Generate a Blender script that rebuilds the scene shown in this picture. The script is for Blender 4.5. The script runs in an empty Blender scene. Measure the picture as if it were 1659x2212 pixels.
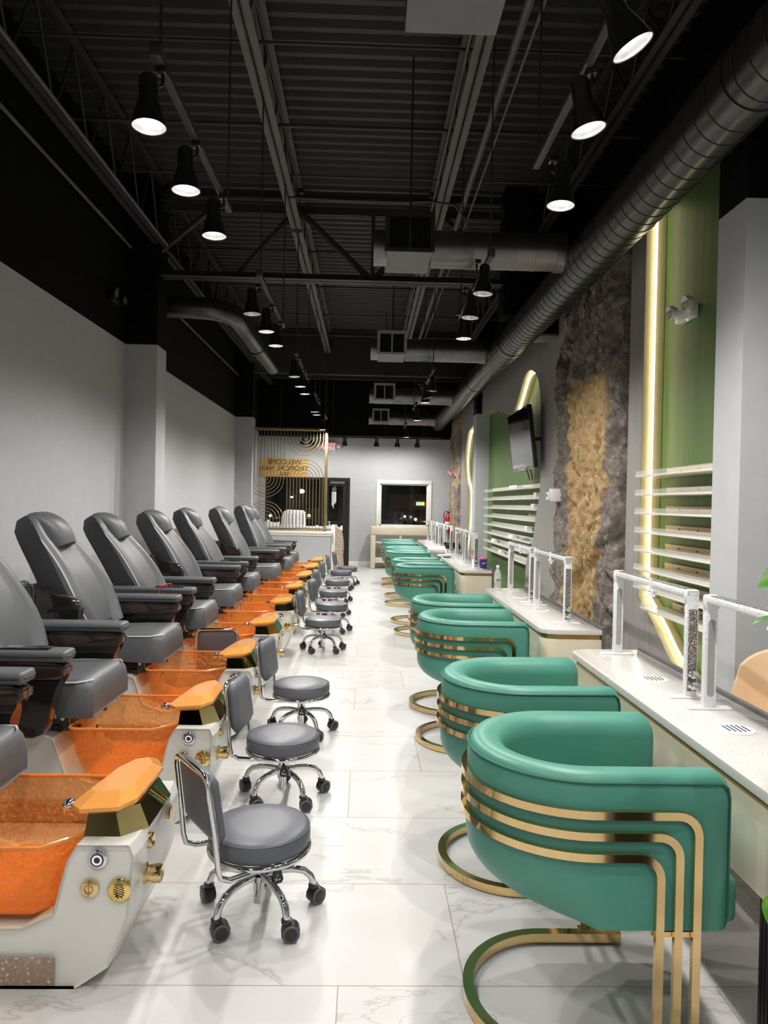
import bpy, bmesh, math, random
from mathutils import Vector, Matrix, Euler, noise
random.seed(7)
PI = math.pi
R = math.radians
scene = bpy.context.scene
COL = scene.collection

# ------------------------------------------------------------------ camera, world, exposure
W, H = 1659, 2212
F_PX, CAM_Z, VPX, VPY, ROLL = 1540.0, 1.5425, 791.0, 1086.5, 0.0195
fy = Vector(((VPX - W / 2) / F_PX, (VPY - H / 2) / F_PX, 1.0)).normalized()
dn = Vector((-ROLL, 1.0, 0.0)); dn = (dn - fy * dn.dot(fy)).normalized()
rx = dn.cross(fy)
rot = Matrix(((rx.x, -rx.y, -rx.z), (fy.x, -fy.y, -fy.z), (-dn.x, dn.y, dn.z)))
cam_data = bpy.data.cameras.new('camera')
cam = bpy.data.objects.new('camera', cam_data)
COL.objects.link(cam)
cam.matrix_world = Matrix.Translation((0, 0, CAM_Z)) @ rot.to_4x4()
cam_data.sensor_fit = 'VERTICAL'
cam_data.sensor_height = 36.0
cam_data.lens = F_PX / H * 36.0
cam_data.clip_start = 0.05
cam_data.clip_end = 300
scene.camera = cam
scene.view_settings.view_transform = 'Standard'
scene.view_settings.look = 'None'
scene.view_settings.exposure = 0.0
scene.view_settings.gamma = 1.0
scene.view_settings.use_curve_mapping = False
scene.cycles.max_bounces = 8
scene.cycles.diffuse_bounces = 4
scene.cycles.glossy_bounces = 4
scene.cycles.transmission_bounces = 5
scene.cycles.transparent_max_bounces = 10
scene.cycles.caustics_reflective = False
scene.cycles.caustics_refractive = False
scene.cycles.sample_clamp_indirect = 4.0
world = bpy.data.worlds.new('night_sky')
scene.world = world
world.use_nodes = True
world.node_tree.nodes['Background'].inputs[0].default_value = (0.02, 0.024, 0.035, 1)
world.node_tree.nodes['Background'].inputs[1].default_value = 0.15

SPOT_W = 45.0          # watts of a fully lit track lamp
LAMP_COL = (1.0, 0.965, 0.925)
LED_E = 9.5            # emission strength of the led strips

# ------------------------------------------------------------------ materials
def new_mat(name):
    m = bpy.data.materials.new(name); m.use_nodes = True
    nt = m.node_tree
    b = nt.nodes['Principled BSDF']
    return m, nt, b

def sset(b, col=None, rough=None, metal=None, coat=None, spec=None, trans=None, ior=None, alpha=None):
    if col is not None: b.inputs['Base Color'].default_value = (*col, 1)
    if rough is not None: b.inputs['Roughness'].default_value = rough
    if metal is not None: b.inputs['Metallic'].default_value = metal
    if coat is not None: b.inputs['Coat Weight'].default_value = coat
    if spec is not None: b.inputs['Specular IOR Level'].default_value = spec
    if trans is not None: b.inputs['Transmission Weight'].default_value = trans
    if ior is not None: b.inputs['IOR'].default_value = ior
    if alpha is not None: b.inputs['Alpha'].default_value = alpha

def texco(nt, scale=(1, 1, 1)):
    tc = nt.nodes.new('ShaderNodeTexCoord'); mp = nt.nodes.new('ShaderNodeMapping')
    mp.inputs['Scale'].default_value = scale
    nt.links.new(tc.outputs['Object'], mp.inputs[0])
    return mp.outputs[0]

def noise_tex(nt, vec, scale, detail=3, rough=0.5, dist=0.0):
    n = nt.nodes.new('ShaderNodeTexNoise')
    n.inputs['Scale'].default_value = scale; n.inputs['Detail'].default_value = detail
    n.inputs['Roughness'].default_value = rough; n.inputs['Distortion'].default_value = dist
    nt.links.new(vec, n.inputs['Vector'])
    return n.outputs[0]

def ramp(nt, fac, stops):
    r = nt.nodes.new('ShaderNodeValToRGB')
    e = r.color_ramp.elements
    while len(e) < len(stops): e.new(0.5)
    for el, (p, c) in zip(e, stops):
        el.position = p; el.color = (*c, 1) if len(c) == 3 else c
    nt.links.new(fac, r.inputs[0])
    return r.outputs[0]

def bump(nt, b, h, strength=0.2, dist=0.01):
    n = nt.nodes.new('ShaderNodeBump')
    n.inputs['Strength'].default_value = strength; n.inputs['Distance'].default_value = dist
    nt.links.new(h, n.inputs['Height']); nt.links.new(n.outputs[0], b.inputs['Normal'])

def plain(name, col, rough=0.5, metal=0.0, var=0.06, vs=8.0, bmp=0.0, bs=150.0, coat=0.0, spec=None, scale=(1, 1, 1)):
    m, nt, b = new_mat(name); sset(b, col, rough, metal, coat, spec)
    v = texco(nt, scale)
    if var:
        f = noise_tex(nt, v, vs)
        c = ramp(nt, f, [(0.3, tuple(x * (1 - var) for x in col)), (0.7, tuple(min(1, x * (1 + var)) for x in col))])
        nt.links.new(c, b.inputs['Base Color'])
    if bmp:
        bump(nt, b, noise_tex(nt, v, bs, 2), bmp, 0.002)
    return m

def emis(name, col, strength, sample='AUTO', base=(0.8, 0.8, 0.8)):
    m, nt, b = new_mat(name); sset(b, base, 0.4)
    b.inputs['Emission Color'].default_value = (*col, 1)
    b.inputs['Emission Strength'].default_value = strength
    m.cycles.emission_sampling = sample
    return m

M = {}
M['grey_paint'] = plain('grey_paint', (0.46, 0.47, 0.48), 0.7, var=0.03, bmp=0.05)
M['black_paint'] = plain('black_paint', (0.005, 0.005, 0.0055), 0.8, var=0.2, spec=0.12)
M['deck_black'] = plain('deck_black', (0.028, 0.028, 0.03), 0.55, var=0.15)
M['steel_black'] = plain('steel_black', (0.03, 0.03, 0.032), 0.5, var=0.15)
M['steel_grey'] = plain('steel_grey', (0.105, 0.10, 0.096), 0.5, var=0.1)
M['duct_paint'] = plain('duct_paint', (0.075, 0.075, 0.075), 0.27, metal=0.75, var=0.12)
M['duct_steel'] = plain('duct_steel', (0.17, 0.165, 0.16), 0.33, metal=0.85, var=0.2, vs=5)
M['register_black'] = plain('register_black', (0.02, 0.02, 0.02), 0.5)
M['plate_grey'] = plain('plate_grey', (0.12, 0.12, 0.12), 0.5)
M['register_grey'] = plain('register_grey', (0.32, 0.32, 0.32), 0.5)
M['white_trim'] = plain('white_trim', (0.80, 0.79, 0.76), 0.45, var=0.02)
M['leather_grey'] = plain('leather_grey', (0.085, 0.090, 0.097), 0.45, var=0.08, bmp=0.12, bs=220)
M['leather_black'] = plain('leather_black', (0.024, 0.026, 0.029), 0.5, var=0.1, bmp=0.12, bs=220)
M['leather_stool'] = plain('leather_stool', (0.10, 0.106, 0.122), 0.42, var=0.05, bmp=0.08, bs=260)
M['leather_green'] = plain('leather_green', (0.066, 0.255, 0.192), 0.42, var=0.04, bmp=0.06, bs=240)
M['piping_green'] = plain('piping_green', (0.012, 0.12, 0.085), 0.5, var=0.02)
M['piping_white'] = plain('piping_white', (0.55, 0.55, 0.54), 0.5, var=0.02)
M['gloss_black'] = plain('gloss_black', (0.012, 0.010, 0.010), 0.14, var=0.0, coat=0.4)
M['gloss_brown'] = plain('gloss_brown', (0.03, 0.018, 0.014), 0.12, var=0.0, coat=0.5)
M['chrome'] = plain('chrome', (0.82, 0.82, 0.83), 0.06, metal=1.0, var=0.0)
M['gold'] = plain('gold', (0.86, 0.62, 0.30), 0.09, metal=1.0, var=0.0)
M['gold_bright'] = plain('gold_bright', (0.90, 0.66, 0.22), 0.08, metal=1.0, var=0.0)
M['gold_mirror'] = plain('gold_mirror', (0.50, 0.40, 0.16), 0.05, metal=1.0, var=0.0)
M['gold_satin'] = plain('gold_satin', (0.42, 0.31, 0.13), 0.32, metal=0.85, var=0.05)
M['spa_white'] = plain('spa_white', (0.70, 0.69, 0.64), 0.22, var=0.02, coat=0.3)
M['caster_black'] = plain('caster_black', (0.018, 0.018, 0.022), 0.35, var=0.05)
M['caster_grey'] = plain('caster_grey', (0.10, 0.10, 0.105), 0.5, var=0.05)
M['cream'] = plain('cream', (0.66, 0.60, 0.46), 0.16, var=0.02, coat=0.3)
M['cream_edge'] = plain('cream_edge', (0.30, 0.27, 0.175), 0.4, var=0.05)
M['wood_strip'] = plain('wood_strip', (0.62, 0.47, 0.28), 0.45, var=0.15, vs=3, scale=(1, 0.3, 6))
M['acrylic'] = plain('acrylic_shelf', (0.72, 0.70, 0.62), 0.2, var=0.02)
M['beige_leather'] = plain('beige_leather', (0.66, 0.47, 0.29), 0.5, var=0.04, bmp=0.05)
M['white_plastic'] = plain('white_plastic', (0.80, 0.80, 0.80), 0.35, var=0.02)
M['paper_white'] = plain('paper_white', (0.86, 0.85, 0.86), 0.6, var=0.03)
M['rubber'] = plain('rubber', (0.02, 0.02, 0.02), 0.7)
M['red'] = plain('red_enamel', (0.50, 0.012, 0.012), 0.25, var=0.03)
M['red_cord'] = plain('red_cord', (0.6, 0.02, 0.03), 0.5)
M['kraft'] = plain('cardboard', (0.40, 0.26, 0.15), 0.8, var=0.08)
M['banner'] = plain('banner_paper', (0.58, 0.36, 0.12), 0.8, var=0.08, vs=3)
M['ink'] = plain('black_ink', (0.01, 0.01, 0.008), 0.6)
M['door_black'] = plain('door_black', (0.015, 0.013, 0.012), 0.35)
M['stone_slab'] = plain('stone_slab', (0.42, 0.34, 0.27), 0.85, var=0.45, vs=30, bmp=0.9, bs=60)
M['asphalt'] = plain('asphalt', (0.03, 0.03, 0.03), 0.9, var=0.2)
M['car_dark'] = plain('car_paint_dark', (0.02, 0.022, 0.03), 0.2, var=0.0, coat=0.6)
M['car_silver'] = plain('car_paint_silver', (0.35, 0.33, 0.28), 0.25, metal=0.5, var=0.0, coat=0.6)
M['car_glass'] = plain('car_glass', (0.01, 0.01, 0.012), 0.05, var=0.0)
M['brick_far'] = plain('far_building_wall', (0.16, 0.075, 0.045), 0.9, var=0.1)
M['orange_paint'] = plain('orange_gloss', (0.78, 0.33, 0.075), 0.2, var=0.03, coat=0.5)
M['orange_under'] = plain('orange_pearl', (0.66, 0.36, 0.13), 0.25, var=0.04, coat=0.4)
M['screen_black'] = plain('tv_glass', (0.006, 0.006, 0.008), 0.07, var=0.0)
M['planter'] = plain('planter_black', (0.01, 0.01, 0.01), 0.4)
M['soil'] = plain('soil', (0.03, 0.02, 0.012), 0.95, var=0.3, vs=60)
M['pink'] = plain('pink_lid', (0.75, 0.22, 0.36), 0.4)
M['purple'] = plain('purple_label', (0.05, 0.03, 0.20), 0.35, var=0.3, vs=30)
M['reflector'] = plain('lamp_reflector', (0.62, 0.62, 0.60), 0.25, metal=0.8, var=0.15, vs=40)
M['lamp_black'] = plain('lamp_black', (0.012, 0.012, 0.012), 0.28, var=0.0, coat=0.3)
M['lamp_on'] = emis('lamp_lens_lit', (1.0, 0.97, 0.92), 22.0, 'NONE')
M['lamp_dim'] = emis('lamp_lens_dim', (1.0, 0.97, 0.92), 4.0, 'NONE')
M['led'] = emis('led_strip', (1.0, 0.86, 0.55), LED_E)
M['exit_red'] = emis('exit_letters', (1.0, 0.05, 0.06), 2.2)
M['green_led'] = emis('green_led', (0.1, 1.0, 0.25), 3.0, 'NONE')
M['street_light'] = emis('street_lamp_glow', (1.0, 0.85, 0.5), 60.0)
M['head_light'] = emis('head_lamp_glow', (1.0, 0.86, 0.5), 30.0)
M['tail_light'] = emis('tail_lamp_glow', (1.0, 0.08, 0.03), 6.0)
M['sign_green'] = emis('far_sign_green', (0.45, 1.0, 0.7), 2.2)
M['sign_yellow'] = emis('far_sign_yellow', (1.0, 0.9, 0.15), 2.2)
M['button_ring'] = emis('button_ring_glow', (0.75, 0.8, 0.9), 0.5, 'NONE', (0.5, 0.5, 0.55))

def m_floor():
    m, nt, b = new_mat('marble_tile')
    L = nt.links
    tc = nt.nodes.new('ShaderNodeTexCoord'); sp = nt.nodes.new('ShaderNodeSeparateXYZ'); L.new(tc.outputs['Object'], sp.inputs[0])
    def mth(op, a, c=None):
        n = nt.nodes.new('ShaderNodeMath'); n.operation = op
        for i, q in enumerate((a, c)):
            if q is None: continue
            if isinstance(q, (int, float)): n.inputs[i].default_value = q
            else: L.new(q, n.inputs[i])
        return n.outputs[0]
    TY, TX, Y0, X0 = 0.61, 1.22, 2.259, -0.06
    yy = mth('DIVIDE', mth('SUBTRACT', sp.outputs[1], Y0), TY)
    row = mth('FLOOR', yy)
    fyy = mth('SUBTRACT', yy, row)
    xx = mth('DIVIDE', mth('SUBTRACT', mth('SUBTRACT', sp.outputs[0], X0), mth('MULTIPLY', mth('ADD', row, 1.0), 0.4067)), TX)
    colm = mth('FLOOR', xx)
    fxx = mth('SUBTRACT', xx, colm)
    g1 = mth('LESS_THAN', mth('MULTIPLY', mth('MINIMUM', fyy, mth('SUBTRACT', 1.0, fyy)), TY), 0.0018)
    g2 = mth('LESS_THAN', mth('MULTIPLY', mth('MINIMUM', fxx, mth('SUBTRACT', 1.0, fxx)), TX), 0.0018)
    g = mth('MAXIMUM', g1, g2)
    cmb = nt.nodes.new('ShaderNodeCombineXYZ')
    L.new(mth('ADD', sp.outputs[0], mth('MULTIPLY', colm, 7.31)), cmb.inputs[0])
    L.new(mth('ADD', sp.outputs[1], mth('MULTIPLY', row, 3.77)), cmb.inputs[1])
    L.new(mth('ADD', mth('MULTIPLY', row, 1.9), mth('MULTIPLY', colm, 2.3)), cmb.inputs[2])
    mp = nt.nodes.new('ShaderNodeMapping'); mp.inputs['Rotation'].default_value = (0, 0, 0.45); mp.inputs['Scale'].default_value = (0.7, 1.5, 1)
    L.new(cmb.outputs[0], mp.inputs[0])
    n1 = noise_tex(nt, mp.outputs[0], 1.15, 7, 0.62, 0.5)
    vein = mth('ABSOLUTE', mth('SUBTRACT', n1, 0.5))
    n2 = noise_tex(nt, mp.outputs[0], 1.6, 2)
    wid = ramp(nt, n2, [(0.42, (0, 0, 0)), (0.62, (0.013, 0.013, 0.013))])
    vm = mth('SUBTRACT', 1.0, mth('MINIMUM', mth('DIVIDE', vein, mth('ADD', wid, 0.0015)), 1.0))
    cloud = noise_tex(nt, mp.outputs[0], 2.2, 3)
    base = ramp(nt, cloud, [(0.3, (0.55, 0.54, 0.525)), (0.75, (0.60, 0.595, 0.585))])
    mx = nt.nodes.new('ShaderNodeMixRGB'); L.new(mth('MULTIPLY', vm, 0.62), mx.inputs[0]); L.new(base, mx.inputs[1]); mx.inputs[2].default_value = (0.34, 0.33, 0.30, 1)
    mx2 = nt.nodes.new('ShaderNodeMixRGB'); L.new(g, mx2.inputs[0]); L.new(mx.outputs[0], mx2.inputs[1]); mx2.inputs[2].default_value = (0.28, 0.25, 0.21, 1)
    L.new(mx2.outputs[0], b.inputs['Base Color'])
    sset(b, rough=0.34, spec=0.35)
    return m
M['marble'] = m_floor()

def m_amber():
    m, nt, b = new_mat('amber_acrylic'); L = nt.links
    v = texco(nt)
    sset(b, (0.90, 0.36, 0.09), 0.10, coat=0.4)
    n = noise_tex(nt, v, 62, 1, 0.5, 0.3)
    bump(nt, b, n, 1.0, 0.02)
    tr = nt.nodes.new('ShaderNodeBsdfTransparent'); tr.inputs[0].default_value = (1.0, 0.80, 0.55, 1)
    fac = ramp(nt, n, [(0.42, (0.34, 0.34, 0.34)), (0.58, (0.17, 0.17, 0.17))])
    mix = nt.nodes.new('ShaderNodeMixShader'); L.new(fac, mix.inputs[0])
    out = nt.nodes['Material Output']
    L.new(tr.outputs[0], mix.inputs[1]); L.new(b.outputs[0], mix.inputs[2]); L.new(mix.outputs[0], out.inputs[0])
    return m
M['amber'] = m_amber()
M['amber_solid'] = plain('amber_solid', (0.74, 0.23, 0.05), 0.18, var=0.08, vs=30, coat=0.3)

def m_clear(name, col=(1, 1, 1), fac=0.3, rough=0.08, bs=0):
    m, nt, b = new_mat(name); L = nt.links
    sset(b, (0.8, 0.8, 0.8), rough)
    if bs: bump(nt, b, noise_tex(nt, texco(nt), bs, 2, 0.5, 1.0), 0.8, 0.01)
    tr = nt.nodes.new('ShaderNodeBsdfTransparent'); tr.inputs[0].default_value = (*col, 1)
    mix = nt.nodes.new('ShaderNodeMixShader'); mix.inputs[0].default_value = fac
    L.new(tr.outputs[0], mix.inputs[1]); L.new(b.outputs[0], mix.inputs[2]); L.new(mix.outputs[0], nt.nodes['Material Output'].inputs[0])
    return m
M['clear'] = m_clear('clear_acrylic', fac=0.22)
M['bottle_clear'] = m_clear('clear_bottle', fac=0.35, bs=60)
M['smoke_glass'] = m_clear('smoked_canopy', (0.5, 0.5, 0.5), 0.2)

def m_glass():
    m, nt, b = new_mat('window_glass'); L = nt.links
    tr = nt.nodes.new('ShaderNodeBsdfTransparent'); tr.inputs[0].default_value = (0.72, 0.75, 0.72, 1)
    gl = nt.nodes.new('ShaderNodeBsdfGlossy'); gl.inputs['Roughness'].default_value = 0.02
    fr = nt.nodes.new('ShaderNodeFresnel'); fr.inputs[0].default_value = 1.45
    mix = nt.nodes.new('ShaderNodeMixShader')
    L.new(fr.outputs[0], mix.inputs[0]); L.new(tr.outputs[0], mix.inputs[1]); L.new(gl.outputs[0], mix.inputs[2])
    L.new(mix.outputs[0], nt.nodes['Material Output'].inputs[0])
    return m
M['glass'] = m_glass()

def m_green_wall():
    m, nt, b = new_mat('green_panel'); v = texco(nt, (1, 6, 0.5))
    n = noise_tex(nt, v, 3.0, 5, 0.6)
    c = ramp(nt, n, [(0.3, (0.062, 0.128, 0.036)), (0.7, (0.112, 0.19, 0.055))])
    nt.links.new(c, b.inputs['Base Color']); sset(b, rough=0.5)
    return m
M['green_wall'] = m_green_wall()

def m_grey_board():
    m, nt, b = new_mat('grey_wood_board'); v = texco(nt, (1, 8, 0.35))
    n = noise_tex(nt, v, 6.0, 5, 0.65)
    c = ramp(nt, n, [(0.25, (0.26, 0.245, 0.23)), (0.75, (0.345, 0.33, 0.315))])
    nt.links.new(c, b.inputs['Base Color']); sset(b, rough=0.5)
    return m
M['grey_board'] = m_grey_board()

def m_rock():
    m, nt, b = new_mat('carved_rock'); L = nt.links
    v = texco(nt)
    at = nt.nodes.new('ShaderNodeAttribute'); at.attribute_name = 'tan'
    n = noise_tex(nt, v, 14, 6, 0.7, 0.4)
    dark = ramp(nt, n, [(0.3, (0.115, 0.097, 0.084)), (0.52, (0.26, 0.225, 0.195)), (0.72, (0.50, 0.44, 0.385))])
    tan = ramp(nt, n, [(0.28, (0.20, 0.125, 0.055)), (0.48, (0.50, 0.34, 0.17)), (0.75, (0.68, 0.50, 0.27))])
    mx = nt.nodes.new('ShaderNodeMixRGB'); L.new(at.outputs['Fac'], mx.inputs[0]); L.new(dark, mx.inputs[1]); L.new(tan, mx.inputs[2])
    L.new(mx.outputs[0], b.inputs['Base Color']); sset(b, rough=0.85, spec=0.2)
    w = noise_tex(nt, v, 45, 5, 0.75, 0.6)
    bump(nt, b, w, 0.9, 0.02)
    return m
M['rock'] = m_rock()

def m_quartz():
    m, nt, b = new_mat('quartz_top'); v = texco(nt)
    n = noise_tex(nt, v, 170, 2); n2 = noise_tex(nt, v, 3, 4, 0.6, 1.0)
    c = ramp(nt, n, [(0.30, (0.46, 0.44, 0.41)), (0.42, (0.63, 0.615, 0.59))])
    nt.links.new(c, b.inputs['Base Color']); sset(b, rough=0.16)
    return m
M['quartz'] = m_quartz()

def m_pebble():
    m, nt, b = new_mat('speckled_panel'); v = texco(nt)
    n = noise_tex(nt, v, 90, 3)
    c = ramp(nt, n, [(0.4, (0.27, 0.19, 0.135)), (0.62, (0.33, 0.245, 0.18)), (0.68, (0.70, 0.64, 0.56))])
    nt.links.new(c, b.inputs['Base Color']); sset(b, rough=0.5)
    return m
M['pebble'] = m_pebble()

def m_crystal():
    m, nt, b = new_mat('crystal_strip'); v = texco(nt)
    vo = nt.nodes.new('ShaderNodeTexVoronoi'); vo.inputs['Scale'].default_value = 140; nt.links.new(v, vo.inputs['Vector'])
    c = ramp(nt, vo.outputs['Distance'], [(0.1, (0.75, 0.72, 0.66)), (0.55, (0.22, 0.20, 0.17))])
    nt.links.new(c, b.inputs['Base Color']); sset(b, rough=0.12, metal=0.4)
    bump(nt, b, vo.outputs['Distance'], 1.0, 0.01)
    return m
M['crystal'] = m_crystal()

def m_wrap():
    m, nt, b = new_mat('film_wrapped_white'); v = texco(nt)
    sset(b, (0.78, 0.78, 0.81), 0.16, coat=0.4)
    bump(nt, b, noise_tex(nt, v, 55, 3, 0.6, 1.5), 0.6, 0.01)
    return m
M['wrap'] = m_wrap()

def m_leaf():
    m, nt, b = new_mat('leaf'); v = texco(nt)
    n = noise_tex(nt, v, 25, 3)
    c = ramp(nt, n, [(0.3, (0.03, 0.14, 0.01)), (0.6, (0.10, 0.30, 0.02)), (0.8, (0.42, 0.45, 0.04))])
    nt.links.new(c, b.inputs['Base Color']); sset(b, rough=0.35)
    return m
M['leaf'] = m_leaf()

# ------------------------------------------------------------------ mesh builder
class MB:
    def __init__(s): s.bm = bmesh.new()
    def _xf(s, vs, mtx):
        if mtx is not None: bmesh.ops.transform(s.bm, matrix=mtx, verts=vs)
    def box(s, x0, x1, y0, y1, z0, z1, bev=0.0, seg=2, mtx=None):
        r = bmesh.ops.create_cube(s.bm, size=1.0); vs = r['verts']
        for v in vs:
            v.co = Vector((x0 + (v.co.x + .5) * (x1 - x0), y0 + (v.co.y + .5) * (y1 - y0), z0 + (v.co.z + .5) * (z1 - z0)))
        if bev:
            es = list({e for v in vs for e in v.link_edges})
            q = bmesh.ops.bevel(s.bm, geom=es, offset=bev, segments=seg, profile=0.5, affect='EDGES')
            vs = list({v for f in q['faces'] for v in f.verts} | {v for v in vs if v.is_valid})
        s._xf(vs, mtx)
        return s
    def prism(s, pts, axis, a0, a1, mtx=None, bev=0.0, seg=2):
        """polygon pts (two coordinates) extruded along axis ('x','y' or 'z') from a0 to a1"""
        def P(p, a):
            return (a, p[0], p[1]) if axis == 'x' else ((p[0], a, p[1]) if axis == 'y' else (p[0], p[1], a))
        A = [s.bm.verts.new(P(p, a0)) for p in pts]; B = [s.bm.verts.new(P(p, a1)) for p in pts]
        n = len(pts); fs = []
        fa = s.bm.faces.new(A); fb = s.bm.faces.new(list(reversed(B))); fs = [fa, fb]
        for i in range(n):
            fs.append(s.bm.faces.new((A[(i + 1) % n], A[i], B[i], B[(i + 1) % n])))
        vs = A + B
        if bev:
            es = list({e for f in (fa, fb) for e in f.edges})
            q = bmesh.ops.bevel(s.bm, geom=es, offset=bev, segments=seg, profile=0.5, affect='EDGES')
            vs = list({v for f in q['faces'] for v in f.verts} | {v for v in vs if v.is_valid})
        s._xf(vs, mtx)
        return s
    def loft(s, rings, closed=True, cap0=True, cap1=True, mtx=None):
        rows = [[s.bm.verts.new(p) for p in r] for r in rings]
        n = len(rows[0]); m = n if closed else n - 1
        for a, b in zip(rows[:-1], rows[1:]):
            for i in range(m):
                j = (i + 1) % n
                s.bm.faces.new((a[i], a[j], b[j], b[i]))
        if closed and cap0 and n > 2: s.bm.faces.new(list(reversed(rows[0])))
        if closed and cap1 and n > 2: s.bm.faces.new(rows[-1])
        s._xf([v for r in rows for v in r], mtx)
        return s
    def tube(s, path, r, n=10, closed=False, mtx=None, sect=None, up=None):
        """round tube (or section sect=[(a,b)...] in the frame normal/binormal) along path"""
        P = [Vector(p) for p in path]; N = len(P)
        T = []
        for i in range(N):
            if closed: t = P[(i + 1) % N] - P[i - 1]
            else: t = P[min(i + 1, N - 1)] - P[max(i - 1, 0)]
            T.append(t.normalized())
        if up is None:
            up = Vector((0, 0, 1)) if abs(T[0].z) < 0.9 else Vector((1, 0, 0))
        nrm = (Vector(up) - T[0] * Vector(up).dot(T[0])).normalized()
        rings = []
        for i in range(N):
            nrm = (nrm - T[i] * nrm.dot(T[i]))
            nrm = nrm.normalized() if nrm.length > 1e-6 else T[i].orthogonal().normalized()
            bi = T[i].cross(nrm)
            rr = r[i] if isinstance(r, (list, tuple)) else r
            if sect: rings.append([P[i] + nrm * a + bi * b for a, b in sect])
            else: rings.append([P[i] + (nrm * math.cos(2 * PI * k / n) + bi * math.sin(2 * PI * k / n)) * rr for k in range(n)])
        if closed: rings.append(rings[0])
        rows = [[s.bm.verts.new(p) for p in q] for q in (rings[:-1] if closed else rings)]
        if closed: rows.append(rows[0])
        k = len(rows[0])
        for a, b in zip(rows[:-1], rows[1:]):
            for i in range(k): s.bm.faces.new((a[i], a[(i + 1) % k], b[(i + 1) % k], b[i]))
        if not closed:
            s.bm.faces.new(list(reversed(rows[0]))); s.bm.faces.new(rows[-1])
        s._xf([v for q in (rows[:-1] if closed else rows) for v in q], mtx)
        return s
    def lathe(s, prof, n=32, mtx=None, cap=True):
        """profile [(r, z)] turned about z"""
        rows = []
        for r, z in prof:
            rows.append([s.bm.verts.new((r * math.cos(2 * PI * k / n), r * math.sin(2 * PI * k / n), z)) for k in range(n)])
        for a, b in zip(rows[:-1], rows[1:]):
            for i in range(n): s.bm.faces.new((a[i], a[(i + 1) % n], b[(i + 1) % n], b[i]))
        if cap:
            s.bm.faces.new(list(reversed(rows[0]))); s.bm.faces.new(rows[-1])
        s._xf([v for r in rows for v in r], mtx)
        return s
    def sphere(s, c, r, u=12, v=8, sc=(1, 1, 1)):
        q = bmesh.ops.create_uvsphere(s.bm, u_segments=u, v_segments=v, radius=1.0)
        for w in q['verts']: w.co = Vector((c[0] + w.co.x * r * sc[0], c[1] + w.co.y * r * sc[1], c[2] + w.co.z * r * sc[2]))
        return s
    def build(s, name, mat, parent=None, smooth=True, angle=40, loc=None):
        bmesh.ops.recalc_face_normals(s.bm, faces=s.bm.faces[:])
        me = bpy.data.meshes.new(name); s.bm.to_mesh(me); s.bm.free()
        if smooth:
            for p in me.polygons: p.use_smooth = True
            try: me.set_sharp_from_angle(angle=R(angle))
            except Exception: pass
        me.materials.append(M[mat] if isinstance(mat, str) else mat)
        o = bpy.data.objects.new(name, me); COL.objects.link(o)
        if parent is not None: o.parent = parent
        if loc is not None: o.location = loc
        return o

def tag(o, label=None, cat=None, group=None, kind=None):
    if label: o['label'] = label
    if cat: o['category'] = cat
    if group: o['group'] = group
    if kind: o['kind'] = kind
    return o
def thing(name, label, cat, loc=(0, 0, 0), rz=0.0, group=None):
    o = bpy.data.objects.new(name, None); COL.objects.link(o)
    o.empty_display_size = 0.1
    o.location = loc; o.rotation_euler = (0, 0, rz)
    return tag(o, label, cat, group)
def struct(o): o['kind'] = 'structure'; return o
KIDS = {}
def children(o):
    return [c for c in bpy.data.objects if c.parent == o]
def copy_tree(o, parent=None):
    c = o.copy(); COL.objects.link(c)
    if parent is not None: c.parent = parent
    for k in children(o): copy_tree(k, c)
    return c
def arc(cx, cy, r, a0, a1, n):
    return [(cx + r * math.cos(a0 + (a1 - a0) * i / n), cy + r * math.sin(a0 + (a1 - a0) * i / n)) for i in range(n + 1)]
def rrect(x0, x1, y0, y1, r, n=6):
    return (arc(x1 - r, y1 - r, r, 0, PI / 2, n) + arc(x0 + r, y1 - r, r, PI / 2, PI, n) +
            arc(x0 + r, y0 + r, r, PI, 1.5 * PI, n) + arc(x1 - r, y0 + r, r, 1.5 * PI, 2 * PI, n))
def text_mesh(name, txt, size, mat, parent, mtx, depth=0.004, mirror=False):
    cu = bpy.data.curves.new(name, 'FONT'); cu.body = txt; cu.size = size; cu.extrude = depth / 2
    cu.align_x = 'CENTER'; cu.align_y = 'CENTER'
    tmp = bpy.data.objects.new(name + '_tmp', cu); COL.objects.link(tmp)
    dg = bpy.context.evaluated_depsgraph_get()
    me = bpy.data.meshes.new_from_object(tmp.evaluated_get(dg))
    bpy.data.objects.remove(tmp); bpy.data.curves.remove(cu)
    if mirror: me.transform(Matrix.Scale(-1, 4, (1, 0, 0))); me.flip_normals()
    me.transform(mtx)
    me.materials.clear(); me.materials.append(M[mat])
    o = bpy.data.objects.new(name, me); COL.objects.link(o); o.parent = parent
    return o
RX90 = Matrix.Rotation(PI / 2, 4, 'X')
def T(x, y, z): return Matrix.Translation((x, y, z))
ORD = ['first', 'second', 'third', 'fourth', 'fifth', 'sixth', 'seventh', 'eighth', 'ninth', 'tenth', 'eleventh', 'twelfth', 'thirteenth']

# ------------------------------------------------------------------ room shell
XL, XR, YB, YF, ZC, ZS = -2.62, 2.26, 17.35, -3.0, 5.0, 3.2
struct(MB().box(XL - .3, XR + .3, YF, YB + .15, -0.1, 0.0).build('floor', 'marble', smooth=False))
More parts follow.
